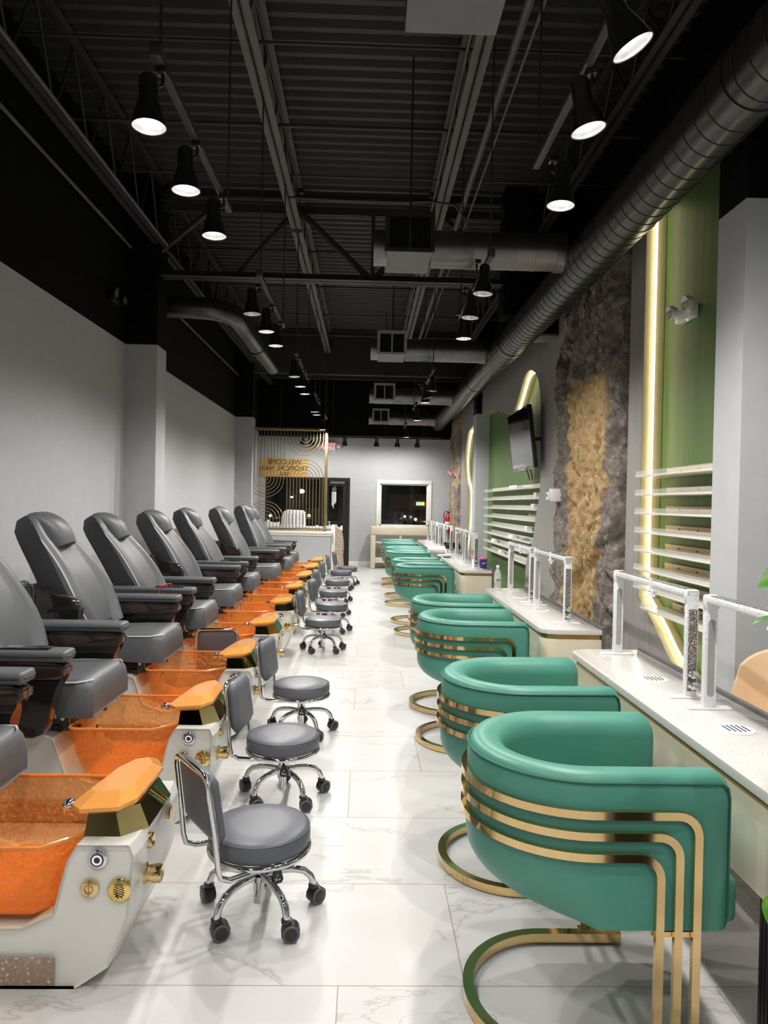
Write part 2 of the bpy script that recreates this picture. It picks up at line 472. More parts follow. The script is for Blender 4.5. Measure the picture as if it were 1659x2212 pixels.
# corrugated metal deck
m = MB(); prof = []
y = YF
while y < YB + 0.3:
    prof += [(y, ZC), (y + .05, ZC), (y + .075, ZC + .045), (y + .125, ZC + .045)]
    y += 0.15
m.loft([[(XL - .2, a, b) for a, b in prof], [(XR + .2, a, b) for a, b in prof]], closed=False)
struct(m.build('ceiling', 'deck_black', smooth=False))
def two_tone(name, boxes):
    """wall: grey paint up to ZS, black above, one mesh with two materials"""
    m = MB(); cnt = []
    for (x0, x1, y0, y1, zt) in boxes:
        m.box(x0, x1, y0, y1, 0, zt); cnt.append(len(m.bm.faces))
        m.box(x0, x1, y0, y1, zt, ZC + .02)
    o = m.build(name, 'grey_paint', smooth=False); o.data.materials.append(M['black_paint'])
    for p in o.data.polygons:
        zs = [o.data.vertices[i].co.z for i in p.vertices]
        if min(zs) >= ZS - 0.06: p.material_index = 1
    return struct(o)
two_tone('wall_left', [(XL - .15, XL, YF, YB + .15, ZS)])
two_tone('pillar', [(XL, -2.28, 7.75, 8.1, ZS)])
two_tone('pillar', [(XL, -2.28, 14.2, 14.55, ZS)])
two_tone('wall_right', [(XR, XR + .15, YF, YB + .15, ZS)])
two_tone('pillar', [(1.985, XR, 3.75, 4.05, ZS)])
two_tone('pillar', [(1.97, XR, 12.9, 13.25, ZS)])
struct(MB().box(1.835, XR, 7.75, 8.05, 3.43, ZC).box(1.45, 1.835, 7.75, 8.05, 3.62, ZC).build('beam', 'black_paint', smooth=False))
struct(MB().box(1.84, XR - .01, 7.73, 8.07, 3.40, 3.43, .01).build('trim_1', 'steel_grey'))
two_tone('wall_front', [(XL, XR, YF - .15, YF, ZS)])

# back wall with storefront opening and window opening
m = MB()
OX0, OX1, OZ = -2.45, -0.40, 2.14        # storefront + door opening
WX0, WX1, WZ0, WZ1 = 0.34, 1.50, 1.0, 2.02
yb0, yb1 = YB, YB + .15
for (a, b, c, d) in ((XL, OX0, 0, 3.12), (OX0, OX1, OZ, 3.12), (OX1, WX0, 0, 3.12), (WX0, WX1, 0, WZ0), (WX0, WX1, WZ1, 3.12), (WX1, XR, 0, 3.12)):
    m.box(a, b, yb0, yb1, c, d)
bw = struct(m.build('wall_back', 'grey_paint', smooth=False))
struct(MB().box(XL, XR, yb0, yb1, 3.12, ZC).build('wall_back_upper', 'black_paint', smooth=False))
struct(MB().box(OX1, XR, YB - .018, YB, 0, 0.12, .004).build('baseboard_back', 'white_trim'))
struct(MB().box(XL, XL + .015, YF, 7.75, 0, 0.12, .004).build('baseboard_left', 'white_trim'))
# window_1 (right)
w = thing('window_1', None, None); struct(w)
m = MB()
for (a, b, c, d) in ((WX0 - .09, WX1 + .09, WZ1, WZ1 + .09), (WX0 - .09, WX1 + .09, WZ0 - .09, WZ0), (WX0 - .09, WX0, WZ0, WZ1), (WX1, WX1 + .09, WZ0, WZ1)):
    m.box(a, b, YB - .03, YB, c, d, .006)
for (a, b, c, d) in ((WX0, WX1, WZ1 - .03, WZ1), (WX0, WX1, WZ0, WZ0 + .03), (WX0, WX0 + .03, WZ0, WZ1), (WX1 - .03, WX1, WZ0, WZ1)):
    m.box(a, b, YB + .02, YB + .10, c, d)
m.build('window_frame', 'white_trim', w)
MB().box(WX0 + .03, WX1 - .03, YB + .08, YB + .086, WZ0 + .03, WZ1 - .03).build('pane', 'glass', w, smooth=False)
# window_2: storefront glazing behind the gold screen
w = thing('window_2', None, None); struct(w)
m = MB(); SX = -1.08
for (a, b, c, d) in ((OX0, SX, OZ - .05, OZ), (OX0, SX, 0, .12), (OX0, OX0 + .05, .12, OZ - .05), (SX - .05, SX, .12, OZ - .05), (-1.66, -1.62, .12, OZ - .05)):
    m.box(a, b, YB + .03, YB + .10, c, d)
m.build('window_frame', 'door_black', w, smooth=False)
MB().box(OX0 + .05, SX - .05, YB + .06, YB + .066, .12, OZ - .05).build('pane', 'glass', w, smooth=False)
# door_1
d = thing('door_1', None, None); struct(d)
m = MB()
for (a, b, c, e) in ((SX, OX1, OZ - .08, OZ), (SX, SX + .06, 0, OZ - .08), (OX1 - .06, OX1, 0, OZ - .08)):
    m.box(a, b, YB - .01, YB + .12, c, e)
m.build('door_frame', 'door_black', d, smooth=False)
m = MB()
for (a, b, c, e) in ((SX + .065, OX1 - .065, OZ - .20, OZ - .085), (SX + .065, OX1 - .065, .01, .25), (SX + .065, SX + .16, .25, OZ - .2), (OX1 - .17, OX1 - .065, .25, OZ - .2)):
    m.box(a, b, YB + .02, YB + .07, c, e)
m.build('door_leaf', 'door_black', d, smooth=False)
MB().box(SX + .16, OX1 - .17, YB + .04, YB + .046, .25, OZ - .2).build('pane', 'glass', d, smooth=False)
MB().box(SX + .2, SX + .55, YB - .02, YB + .015, OZ - .15, OZ - .09, .004).build('door_closer', 'steel_grey', d)
MB().tube([(SX + .13, YB + .02, .95), (SX + .13, YB - .04, .97), (SX + .13, YB - .04, 1.22), (SX + .13, YB + .02, 1.24)], .012).build('door_handle', 'chrome', d)

# ------------------------------------------------------------------ roof steel
def joist(x, z0, y0, y1, zt, w=.05, gap=.02, m1='steel_grey'):
    m = MB()
    for s in (-1, 1):
        xa = x + s * (gap / 2 + w / 2)
        m.box(xa - w / 2, xa + w / 2, y0, y1, z0, z0 + .006)
        m.box(x + s * gap / 2 - .003, x + s * gap / 2 + .003, y0, y1, z0, z0 + w)
        m.box(xa - w / 2, xa + w / 2, y0, y1, zt - .006, zt)
        m.box(x + s * gap / 2 - .003, x + s * gap / 2 + .003, y0, y1, zt - w, zt)
    y = y0; up = True
    while y < y1 - .3:
        a = (x, y, z0 + .02 if up else zt - .02); b = (x, min(y + .32, y1), zt - .02 if up else z0 + .02)
        m.tube([a, b], .011, 6); y += .32; up = not up
    return struct(m.build('roof_joist_beam', m1))
for (ya, yb) in ((-2.5, 7.85), (7.95, 16.9)):
    joist(-0.82, 4.52, ya, yb, 4.97)
    joist(0.70, 4.52, ya, yb, 4.97)
    joist(-2.28, 4.28, ya, yb, 4.97, m1='steel_black')
    joist(1.85, 4.52, ya, yb, 4.97, m1='steel_black')
def conduit(name, pts, r, mat='steel_grey'):
    return struct(MB().tube(pts, r, 8).build(name, mat))
conduit('conduit_trim', [(0.90, -2.5, 4.50), (0.90, 16.8, 4.50)], .028)
conduit('conduit_trim', [(0.99, -2.5, 4.50), (0.99, 16.8, 4.50)], .011)
conduit('conduit_trim', [(0.60, -2.5, 4.50), (0.60, 16.8, 4.50)], .011)
conduit('conduit_trim', [(-2.56, -2.5, 4.22), (-2.56, 7.7, 4.22)], .016)
conduit('conduit_trim', [(-2.56, 8.2, 4.0), (-2.56, 14.1, 4.0)], .014)
conduit('conduit_trim', [(-2.15, -2.5, 4.22), (-2.15, 7.6, 4.22)], .014)
for (yy, z, r) in ((5.05, 4.75, .012), (5.9, 4.62, .016), (6.75, 4.6, .010), (9.3, 4.78, .016), (10.8, 4.78, .016), (12.4, 4.78, .014), (13.9, 4.78, .014)):
    conduit('bridging_trim', [(-2.5, yy, z), (2.2, yy, z)], r, 'steel_black')
# looping cable across the joists
pts = [(-0.8, 6.9, 4.46), (-0.3, 6.9, 4.45), (0.3, 6.9, 4.45), (0.55, 6.92, 4.47), (0.8, 6.95, 4.46), (0.95, 7.1, 4.36), (0.98, 7.3, 4.2)]
tag(MB().tube(pts, .012, 6).build('loose_cable', 'steel_black'), 'black cable sagging across the roof joists before the truss', 'cable')
# girder truss across the room
def girder(yc):
    m = MB()
    for z in (3.97, 4.78):
        for s in (-1, 1):
            m.box(XL, 2.2, yc + s * .045 - .04, yc + s * .045 + .04, z, z + .012)
            m.box(XL, 2.2, yc + s * .008 - .006, yc + s * .008 + .006, z - (.0 if z < 4.3 else .08), z + (.08 if z < 4.3 else 0))
    for (x0, x1) in ((-2.6, -1.72), (0.02, -0.82), (0.02, 0.72), (1.66, 0.72)):
        m.tube([(x0, yc, 3.99), (x1, yc, 4.76)], .035, 6)
    m.tube([(-1.72, yc, 4.76), (-.82, yc, 4.76)], .02, 6)
    m.tube([(-1.5, yc, 3.99), (-.82, yc, 4.76)], .03, 6)
    m.box(0.0, .04, yc - .02, yc + .02, 3.98, 4.77)
    m.box(-2.5, 2.2, yc - .04, yc + .04, 4.86, 4.90)
    return struct(m.build('girder_truss_beam', 'steel_black'))
girder(7.9)
struct(MB().box(XL, 2.2, 16.0, 16.1, 4.3, 4.85).build('beam', 'steel_black', smooth=False))
struct(MB().box(XL, 2.2, 14.3, 14.42, 4.1, 4.95).build('beam', 'steel_black', smooth=False))

# ------------------------------------------------------------------ ducts
t = thing('spiral_duct', 'long black spiral duct running above the right wall panels', 'duct', (1.65, 0, 3.43))
m = MB(); path = [(0, y, 0) for y in (-2.6, 2, 6, 10, 14, 16.7)]
m.tube(path, .165, 40)
m.sphere((0, 16.7, 0), .165, 24, 12)
m.build('pipe', 'duct_paint', t)
m = MB(); y = -2.5
while y < 16.6:
    n = 40; ring = []
    for k in range(n):
        a = 2 * PI * k / n
        ring.append((.1665 * math.cos(a), y + .12 * k / n, .1665 * math.sin(a)))
    m.tube(ring, .0022, 4)
    y += .12
m.build('seam', 'steel_black', t)
for yy in (3.05, 8.2, 10.85):
    MB().tube([(0, yy, 0), (0, yy + .05, 0)], .171, 40).build('collar', 'duct_paint', t)
BL = ['nearest branch duct with pale register box at top edge of picture', 'black branch duct with large dark register before the roof truss',
      'second grey branch duct behind the roof truss', 'third grey branch duct from the roof truss towards the window', 'farthest grey branch duct nearest the back wall']
for i, yb in enumerate((2.45, 5.55, 9.2, 12.75, 15.9)):
    dx = 1.65
    t = thing('branch_duct', BL[i], 'duct', (0, yb, (3.43, 3.52, 3.52, 3.46, 3.43)[i]), group='branch ducts off the long spiral duct')
    py = -.12 if i == 0 else 0
    m = MB(); m.tube([(.46, py, 0), (1.5, py, 0)], .14, 28)
    for xx in (.62, .78, .94, 1.1, 1.26, 1.42): m.tube([(xx, py, 0), (xx + .012, py, 0)], .1435, 28)
    m.build('pipe', 'duct_steel', t)
    MB().tube([(0.02, 0, 0), (.12, 0, 0)], .135, 28).build('end_cap', 'duct_steel', t)
    m = MB().box(.11, .46, -.25, .27, -.10, .17, .004)
    bx = m.build('register_box', 'register_black' if i == 1 else 'duct_steel', t)
    MB().box(.115, .455, -.245, .265, -.106, -.1005).build('bottom_plate', 'plate_grey', t)
    m = MB()
    for (a, b, c, e) in ((.10, .47, .145, .185), (.10, .47, -.115, -.085), (.10, .135, -.085, .145), (.435, .47, -.085, .145), (.275, .295, -.085, .145)):
        m.box(a, b, -.268, -.25, c, e)
    g = m.build('grille', 'register_black' if i == 1 else 'register_grey', t, smooth=False)
    m = MB(); m.box(.135, .435, -.254, -.2515, -.085, .145)
    m.build('grille_opening', 'black_paint', g, smooth=False)
    m = MB()
    for k in range(22):
        xx = .14 + k * .0136
        m.box(xx, xx + .003, -.264, -.255, -.085, .145)
    m.build('louvre', 'register_black', g, smooth=False)
    MB().tube([(1.43, py, 0), (1.5, py, 0)], .15, 28).build('collar', 'duct_steel', t)
    m = MB()
    m.tube([(.3, 0, .17), (.3, 0, 1.5)], .008, 6)
    m.build('hanger_rod', 'steel_black', t)
t = thing('bent_duct', 'black elbow duct leaving the left wall beyond the first pillar', 'duct', (0, 0, 0))
pts = [(-2.6, 8.32, 3.76), (-2.1, 8.32, 3.76)]
for k in range(9):
    a = PI / 2 * k / 8
    pts.append((-2.0 + .38 * math.sin(a), 8.70 - .38 * math.cos(a), 3.755))
pts += [(-1.62, 9.2, 3.75), (-1.6, 10.4, 3.74), (-1.58, 11.7, 3.73)]
MB().tube(pts, .125, 28).build('pipe', 'duct_paint', t)
m = MB(); yy = 8.9
while yy < 11.6:
    m.tube([(-1.62 + .1265 * math.cos(2 * PI * k / 28), yy + .09 * k / 28, 3.748 + .1265 * math.sin(2 * PI * k / 28)) for k in range(28)], .002, 4)
    yy += .09
m.build('seam', 'steel_black', t)
MB().tube([(-1.61, 10.15, 3.74), (-1.61, 10.3, 3.74)], .137, 28).build('collar', 'duct_paint', t)

# ------------------------------------------------------------------ track lighting
def make_head(lit):
    """lamp head, mouth down; origin at the mouth centre"""
    t = thing('track_lamp', 'lamp', 'lamp')
    out = [(.031, .19), (.035, .186), (.036, .115), (.039, .10), (.054, .056), (.064, .015), (.067, 0.0), (.064, 0.0), (.061, .015)]
    MB().lathe(out, 28, cap=False).build('shade', 'lamp_black', t)
    MB().lathe([(.063, .003), (.060, .015), (.047, .06)], 28, cap=False).build('reflector', 'reflector', t)
    MB().lathe([(.0005, .050), (.046, .048), (.046, .052), (.0005, .053)], 24, cap=False).build('lens', 'lamp_on' if lit == 2 else ('lamp_dim' if lit == 1 else 'reflector'), t)
    MB().lathe([(.026, .19), (.026, .198), (.0005, .199)], 20, cap=False).build('back_cap', 'lamp_black', t)
    MB().tube([(.036, 0, .15), (.054, 0, .16), (.056, 0, .19), (.05, 0, .215)], .007, 8).build('bracket', 'lamp_black', t)
    MB().box(.030, .070, -.02, .02, .20, .226, .003).build('track_adapter', 'lamp_black', t)
    return t
PROTO = {k: make_head(k) for k in (0, 1, 2)}
used = set()
SPOTS = []
def lamp(x, y, z, lit, label, tx=0.0, ty=0.0, watts=None, rz=0.0):
    if lit in used: t = copy_tree(PROTO[lit])
    else: t = PROTO[lit]; used.add(lit)
    t.location = (x, y, z); t.rotation_euler = (tx, ty, rz)
    tag(t, label, 'lamp', 'track lamp heads')
    if lit:
        ld = bpy.data.lights.new('lamp_bulb', 'SPOT'); ld.energy = SPOT_W * (1.0 if lit == 2 else .4) * (.48 if y < 1.5 else .72 if y < 3 else .86 if y < 4.6 else 1.05 if y < 8 else 2.2 if y < 11 else 3.0) if watts is None else watts
        ld.color = LAMP_COL; ld.spot_size = R(165); ld.spot_blend = .75; ld.shadow_soft_size = .03
        lo = bpy.data.objects.new('lamp_bulb', ld); COL.objects.link(lo); lo.parent = t; lo.location = (0, 0, 0.0)
    return t
def rail(x, y0, y1, z, label, rods=(0, 1)):
    t = thing('light_track', label, 'track', (x, (y0 + y1) / 2, z), group='hanging light tracks')
    h = (y1 - y0) / 2
    MB().box(-.017, .017, -h, h, 0, .03, .003).build('rail', 'steel_black', t)
    m = MB()
    for q in (-h + .05, h - .05): MB().tube([(0, q, .03), (0, q, ZC - z)], .006, 6).build('hanger_rod', 'steel_black', t)
    m = MB(); m.box(-.022, .022, -h - .03, -h + .03, -.005, .05, .004); m.build('end_feed', 'steel_black', t)
ZL = 2.97
LX, RXP = -.87, .85
Ltr = [(-1.9, -.3), (2.72, 4.15), (5.3, 6.85), (8.05, 9.75), (11.0, 12.1), (13.7, 14.3)]
Rtr = [(-1.9, -.3), (2.05, 3.5), (4.75, 6.35), (8.8, 10.4), (11.9, 12.6), (14.9, 15.7)]
LTN = ['behind the camera', 'nearest the camera', 'before the bent duct', 'beside the bent duct end', 'above the gold screen side', 'farthest, near the gold screen']
for (a, b), nm in zip(Ltr, LTN): rail(LX + .05, a, b, ZL + .225, 'black light track hanging over the pedicure row, ' + nm)
RTN = ['behind the camera', 'nearest the camera', 'before the roof truss', 'between third branch duct and truss', 'beside third branch duct', 'farthest, near the back wall']
for (a, b), nm in zip(Rtr, RTN): rail(RXP - .05, a, b, ZL + .225, 'black light track hanging over the manicure row, ' + nm)
Ll = [(2.78, 2, -.862), (3.34, 2, -.862), (3.90, 2, -.85), (5.5, 1, -.90), (6.06, 2, -.87), (6.6, 2, -.86), (8.2, 1, -.85), (8.9, 2, -.845), (9.5, 2, -.84), (11.36, 1, -.84), (11.75, 2, -.84), (14.1, 2, -.89)]
Rl = [(2.21, 2, .48, .80), (2.70, 2, .22, .815), (3.38, 2, 0.05, .895), (4.82, 1, .06, .76), (5.44, 1, .06, .763), (6.13, 2, 0, .81), (9.0, 0, .1, .797), (9.6, 0, -.3, .80), (10.05, 2, 0, .805), (12.2, 2, 0, .848), (15.35, 2, 0, .836)]
for i, (y, l, x) in enumerate(Ll):
    lamp(x, y, ZL, l, 'black track lamp over the pedicure row, %s from the camera' % ORD[i], ty=-.03)
for i, (y, l, ty, x) in enumerate(Rl):
    lamp(x, y, ZL, l, 'black track lamp over the manicure row, %s from the camera' % ORD[i], ty=-ty, rz=PI if l != 2 or abs(ty) < .1 else 0)
for x, nm in ((LX, 'left'), (RXP, 'right')):
    for i, y in enumerate((.9, -.2, -1.3)):
        lamp(x, y, ZL, 2, 'lit black track lamp above or behind the camera, %s %s' % (nm, ORD[i]))
# row on the back wall rail
t = thing('light_track', 'black light track along the top of the back wall', 'track', (0, 16.388, 3.062), group='hanging light tracks')
MB().box(-2.2, 1.7, -.017, .017, 0, .03, .003).build('rail', 'lamp_black', t)
for q in (-2.0, -.8, .4, 1.3): MB().tube([(q, 0, .025), (q, 0, ZC - 3.062)], .006, 6).build('hanger_rod', 'steel_black', t)
BW = ['behind gold screen, left of two', 'behind gold screen, right of two', 'beside the exit sign', 'above left side of the window', 'above middle of the window', 'above right side of the window']
for i, px in enumerate((-1.5, -1.27, -.52, .21, .69, 1.15)):
    lamp(px, 16.45, 2.86, 1, 'black lamp head hanging by the back wall ' + BW[i], ty=(.3 if i == 0 else -.35 if i == 1 else 0), tx=.30, watts=7)

# ------------------------------------------------------------------ right wall: green panels, sculpted boards, led, rock
XG, XB = 2.215, 2.06
def green(y0, y1, nm):
    return struct(MB().box(XG, XR, y0, y1, 0, 3.8).build('wall_panel_trim', 'green_wall', smooth=False))
green(4.05, 5.6, ''); green(7.6, 12.9, ''); green(13.25, 15.6, '')
m = MB()
for yy in (9.55, 10.95): m.box(XG - .004, XG, yy, yy + .02, 0, 3.1)
struct(m.build('trim_2', 'cream_edge', smooth=False))
def smooth_poly(pts, k=5):
    out = []
    P = [Vector(p) for p in pts]
    for i in range(len(P) - 1):
        p0 = P[max(i - 1, 0)]; p1 = P[i]; p2 = P[i + 1]; p3 = P[min(i + 2, len(P) - 1)]
        for j in range(k):
            s = j / k
            out.append(tuple(.5 * ((2 * p1) + (-p0 + p2) * s + (2 * p0 - 5 * p1 + 4 * p2 - p3) * s * s + (-p0 + 3 * p1 - 3 * p2 + p3) * s ** 3)))
    out.append(tuple(P[-1])); return out
def board(edge, rest, label, led_rng=None, off=(-1, 0)):
    """edge: sculpted edge polyline (Y,z); rest: the remaining corner points"""
    t = thing('sculpted_wall_board', label, 'wall panel')
    e = smooth_poly(edge)
    MB().prism(e + rest, 'x', XB, XG - .002).build('board', 'grey_board', t, smooth=False)
    # cream return band lining the sculpted edge
    m = MB()
    P = [Vector(p) for p in e]
    nor = []
    for i in range(len(P)):
        tt = (P[min(i + 1, len(P) - 1)] - P[max(i - 1, 0)]).normalized(); nor.append(Vector((tt.y, -tt.x)))
    c = sum(P, Vector((0, 0))) / len(P)
    s = off
    if sum((nn.dot(Vector(s)) for nn in nor)) < 0: nor = [-n for n in nor]
    o1 = [p + n * .004 for p, n in zip(P, nor)]
    m.loft([[(XB + .002, p.x, p.y), (XG - .004, p.x, p.y), (XG - .004, q.x, q.y), (XB + .002, q.x, q.y)] for p, q in zip(P, o1)])
    m.build('edge_band', 'cream_edge', t)
    a, b = led_rng if led_rng else (0, len(P))
    path = [(XB + .065, (p + n * .034).x, (p + n * .034).y) for p, n in zip(P, nor)][a:b]
    MB().tube(path, .010, 8).build('led_strip', 'led', t)
    return t
board([(5.32, 3.8), (5.32, 2.6), (5.32, 1.7), (5.32, .95), (5.27, .86), (5.13, .78), (4.96, .68), (4.80, .57), (4.58, .45), (4.3, .3), (4.15, .0)],
      [(5.60, 0), (5.60, 3.8)], 'grey sculpted wall board with bright led edge between near shelves and rock', (0, 48))
board([(12.85, 3.16), (12.3, 3.15), (11.7, 3.13), (11.3, 3.06), (10.9, 2.97), (10.5, 2.89), (10.2, 2.87), (9.98, 2.91), (9.8, 3.0), (9.6, 3.14), (9.4, 3.25), (9.15, 3.29), (8.9, 3.24), (8.65, 3.10), (8.5, 2.84), (8.43, 2.4), (8.42, 1.84), (8.47, 1.62), (8.6, 1.42), (8.75, 1.1), (9.0, .9), (9.1, .7), (9.12, 0)],
      [(7.45, 0), (7.45, 3.8), (12.85, 3.8)], 'grey sculpted wall board with arched cutout above the television', (34, 62), (.5, -1))
board([(13.3, 3.12), (13.7, 3.12), (14.1, 3.08), (14.6, 3.0), (14.9, 2.7), (14.98, 2.4), (14.8, 2.1), (14.5, 1.92), (14.36, 1.75), (14.33, 1.4), (14.42, 1.1), (14.66, .8), (14.85, .45), (14.95, 0)],
      [(15.55, 0), (15.55, 3.6), (13.3, 3.6)], 'grey sculpted wall board with wavy led edge beyond the far right pillar', (12, 66), (-1, -.3))

def rock(y0, y1, x, seed, label, tan, ztop=3.7, cut=None):
    ny, nz = int((y1 - y0) / .015), int(ztop / .015)
    if y0 > 10: ny, nz = int((y1 - y0) / .05), int(ztop / .05)
    me = bpy.data.meshes.new('rock_column')
    vs, fs, tn = [], [], []
    def edge(z, s): return .09 * noise.noise((s * 7.1, z * 1.4, seed)) + .05 * noise.noise((s * 3.3, z * 5, seed))
    for j in range(nz + 1):
        z = ztop * j / nz
        ya = y0 + edge(z, 1); yb = y1 + edge(z, 2)
        if cut and z > cut[0]: yb = min(yb, y1 - (z - cut[0]) * cut[1])
        for i in range(ny + 1):
            f = i / ny; y = ya + (yb - ya) * f
            h = .055 * noise.fractal((y * 1.6, z * .9, seed), 1.0, 2.0, 4) + .05 * noise.turbulence((y * 3.5 + .6 * noise.noise((y * 2, z * 2, 5)), z * 2.4, seed + 3), 4, True)
            rd = abs(noise.noise((y * 2.6 + noise.noise((z * 1.5, y, 2.)), z * 1.3, seed + 9)))
            h -= .05 * max(0, .12 - rd) / .12
            wx, wz = y + .10 * noise.noise((y * 4, z * 4, 3.3)), z + .12 * noise.noise((y * 4, z * 3, 6.6))
            h += .034 * (1 - abs(noise.noise((wx * 9, wz * 3.2, seed + 1))) * 3.2) + .016 * (1 - abs(noise.noise((wx * 19, wz * 9, seed + 2))) * 3) + .010 * noise.noise((y * 34, z * 26, seed))
            edgef = min(f, 1 - f); roundoff = .07 * (1 - min(1, edgef / .07)) ** 2
            vs.append((x - h + roundoff, y, z))
            tn.append(tan(y, z) if tan else 0)
    for j in range(nz):
        for i in range(ny):
            a = j * (ny + 1) + i; fs.append((a, a + 1, a + ny + 2, a + ny + 1))
    # sides back to the wall
    base = len(vs); col = list(range(nz + 1))
    for j in range(nz + 1):
        for i in (0, ny):
            p = vs[j * (ny + 1) + i]; vs.append((XG - .005, p[1], p[2])); tn.append(0)
    for j in range(nz):
        a = j * (ny + 1); fs.append((a + ny + 1, base + 2 * j + 2, base + 2 * j, a))
        b = a + ny; fs.append((b, base + 2 * j + 1, base + 2 * j + 3, b + ny + 1))
    me.from_pydata(vs, [], fs); me.update()
    at = me.attributes.new('tan', 'FLOAT', 'POINT')
    at.data.foreach_set('value', tn)
    for p in me.polygons: p.use_smooth = True
    me.materials.append(M['rock'])
    o = bpy.data.objects.new('rock_column', me); COL.objects.link(o)
    return tag(o, label, 'rock wall feature')
def tan_big(y, z):
    n = .12 * noise.noise((y * 3, z * 3, 1.7)) + .06 * noise.noise((y * 9, z * 9, 4.))
    ya, yb = 5.92 + .12 * math.sin(z * 2.2), 7.0 - .15 * math.sin(z * 1.4 + .5)
    if z > 1.9: yb = 6.85
    d = min(y - ya, yb - y, 2.72 - z) + n
    return max(0, min(1, .5 + d / .03))
def tan_far(y, z):
    return max(0, min(1, .3 + .8 * noise.noise((y * 2, z * 2.2, 8.))))
rock(5.66, 7.42, 2.0, 3.0, 'tall carved brown rock column with tan centre beside near table lamps', tan_big, cut=(3.15, 1.2))
rock(15.55, 16.9, 2.02, 11.0, 'narrow carved rock column in the far right corner', tan_far)
tag(MB().tube([(1.86, 15.7, 2.2), (1.9, 15.8, 2.23), (1.85, 15.95, 2.24), (1.88, 16.1, 2.29), (1.85, 16.3, 2.28), (1.87, 16.5, 2.3)], .02, 6).build('pink_garland', 'pink'), 'thin pink garland draped on the far corner rock column', 'decoration')

# shelves
def shelf(y0, y1, z, xf, label, group, wood):
    t = thing('display_shelf', label, 'shelf', (xf, (y0 + y1) / 2, z), group=group)
    h = (y1 - y0) / 2; dx = XG - .004 - xf
    MB().box(0, dx, -h, h, -.014, 0, .002).build('shelf_board', 'acrylic', t)
    MB().box(dx - .02, dx, -h + (.0), h - (.11 if wood else .1), 0, .05, .002).build('back_rail', 'wood_strip' if wood else 'acrylic', t)
    MB().box(.004, .008, -h, h, 0, .032).build('front_lip', 'clear', t, smooth=False)
    if wood:
        m = MB()
        for k in (-.3, -.02, .26): m.tube([(dx - .021, k, .025), (dx - .026, k, .025)], .006, 8)
        m.build('screw', 'steel_grey', t)
for k in range(8):
    z = 1.785 - .1365 * k
    shelf(4.06, 5.27 if k < 7 else 5.12, z, 2.0, 'lit pale shelf on the near green panel, %s from the top' % ORD[k], 'nail polish shelves near the pillar', True)
for k in range(8):
    z = 1.785 - .141 * k
    yn = [8.44, 8.46, 8.57, 8.68, 8.78, 8.9, 9.08, 9.12][k]
    shelf(yn + .02, 12.45, z, 2.065, 'long pale shelf below the television, %s from the top' % ORD[k], 'nail polish shelves below the television', False)
# stock on the far shelves
items = [(0, 9.9, .5, .05, 'paper_white', 'flat white packet on top far shelf'), (1, 8.75, .12, .07, 'white_plastic', 'white box at near end of second far shelf'),
         (2, 8.85, .16, .07, 'white_plastic', 'white box at near end of third far shelf'), (3, 9.0, .14, .08, 'clear', 'clear box at near end of fourth far shelf'),
         (4, 9.2, .14, .06, 'white_plastic', 'white packet on near end of fifth far shelf'), (5, 9.35, .22, .03, 'leather_green', 'green swatch card on sixth far shelf'),
         (5, 10.1, .3, .04, 'paper_white', 'white card stack in middle of sixth far shelf'), (6, 11.6, .2, .05, 'paper_white', 'small white packet on seventh far shelf'), (7, 11.0, .15, .05, 'paper_white', 'white packet on lowest far shelf')]
for k, y, ln, hh, mt, lb in items:
    tag(MB().box(2.09, 2.16, y, y + ln, 0, hh, .005, loc if False else 2).build('shelf_box', mt, loc=(0, 0, 1.785 - .141 * k)), lb, 'box', 'stock on the far shelves')

# television
t = thing('television', 'black wall television tilted forward over the far shelves', 'television', (1.93, 8.85, 2.36))
t.rotation_euler = (0, -R(7.5), R(-1))
MB().box(-.03, .02, -.64, .64, -.37, .37, .008).build('housing', 'gloss_black', t)
MB().box(-.033, -.0302, -.625, .625, -.345, .36).build('screen', 'screen_black', t, smooth=False)
MB().box(-.036, -.028, -.62, .62, -.37, -.352, .002).build('bezel', 'chrome', t)
m = MB(); m.box(.02, .07, -.2, .2, -.2, .2, .01); m.tube([(.05, 0, 0), (.26, 0, 0)], .025, 8); m.build('wall_bracket', 'steel_black', t)
MB().tube([(.03, -.1, -.37), (.05, -.1, -.43), (.05, -.11, -.5)], .006, 6).build('cable', 'rubber', t)
MB().tube([(.03, .08, -.37), (.05, .08, -.44), (.05, .07, -.5)], .006, 6).build('cable', 'rubber', t)
t = thing('wall_outlet', 'cream double outlet with plug behind the television', 'outlet', (XG - .006, 8.42 + .14, 2.62))
MB().box(-.012, 0, -.04, .04, -.06, .06, .004).build('cover_plate', 'white_plastic', t)
m = MB().box(-.04, -.012, -.018, .018, .0, .03, .004); m.build('plug', 'rubber', t)
t = thing('thermostat', 'small white thermostat box on the left side of the rock column', 'thermostat', (1.885, 7.2, 1.66))
MB().box(-.02, .1, -.045, .045, -.065, .065, .006).build('back_plate', 'white_plastic', t)
q = MB().box(-.05, -.02, -.03, .055, -.05, .03, .006).build('front_cover', 'white_plastic', t)
MB().box(-.0515, -.0500, -.012, .03, -.02, .01).build('display', 'steel_grey', q, smooth=False)

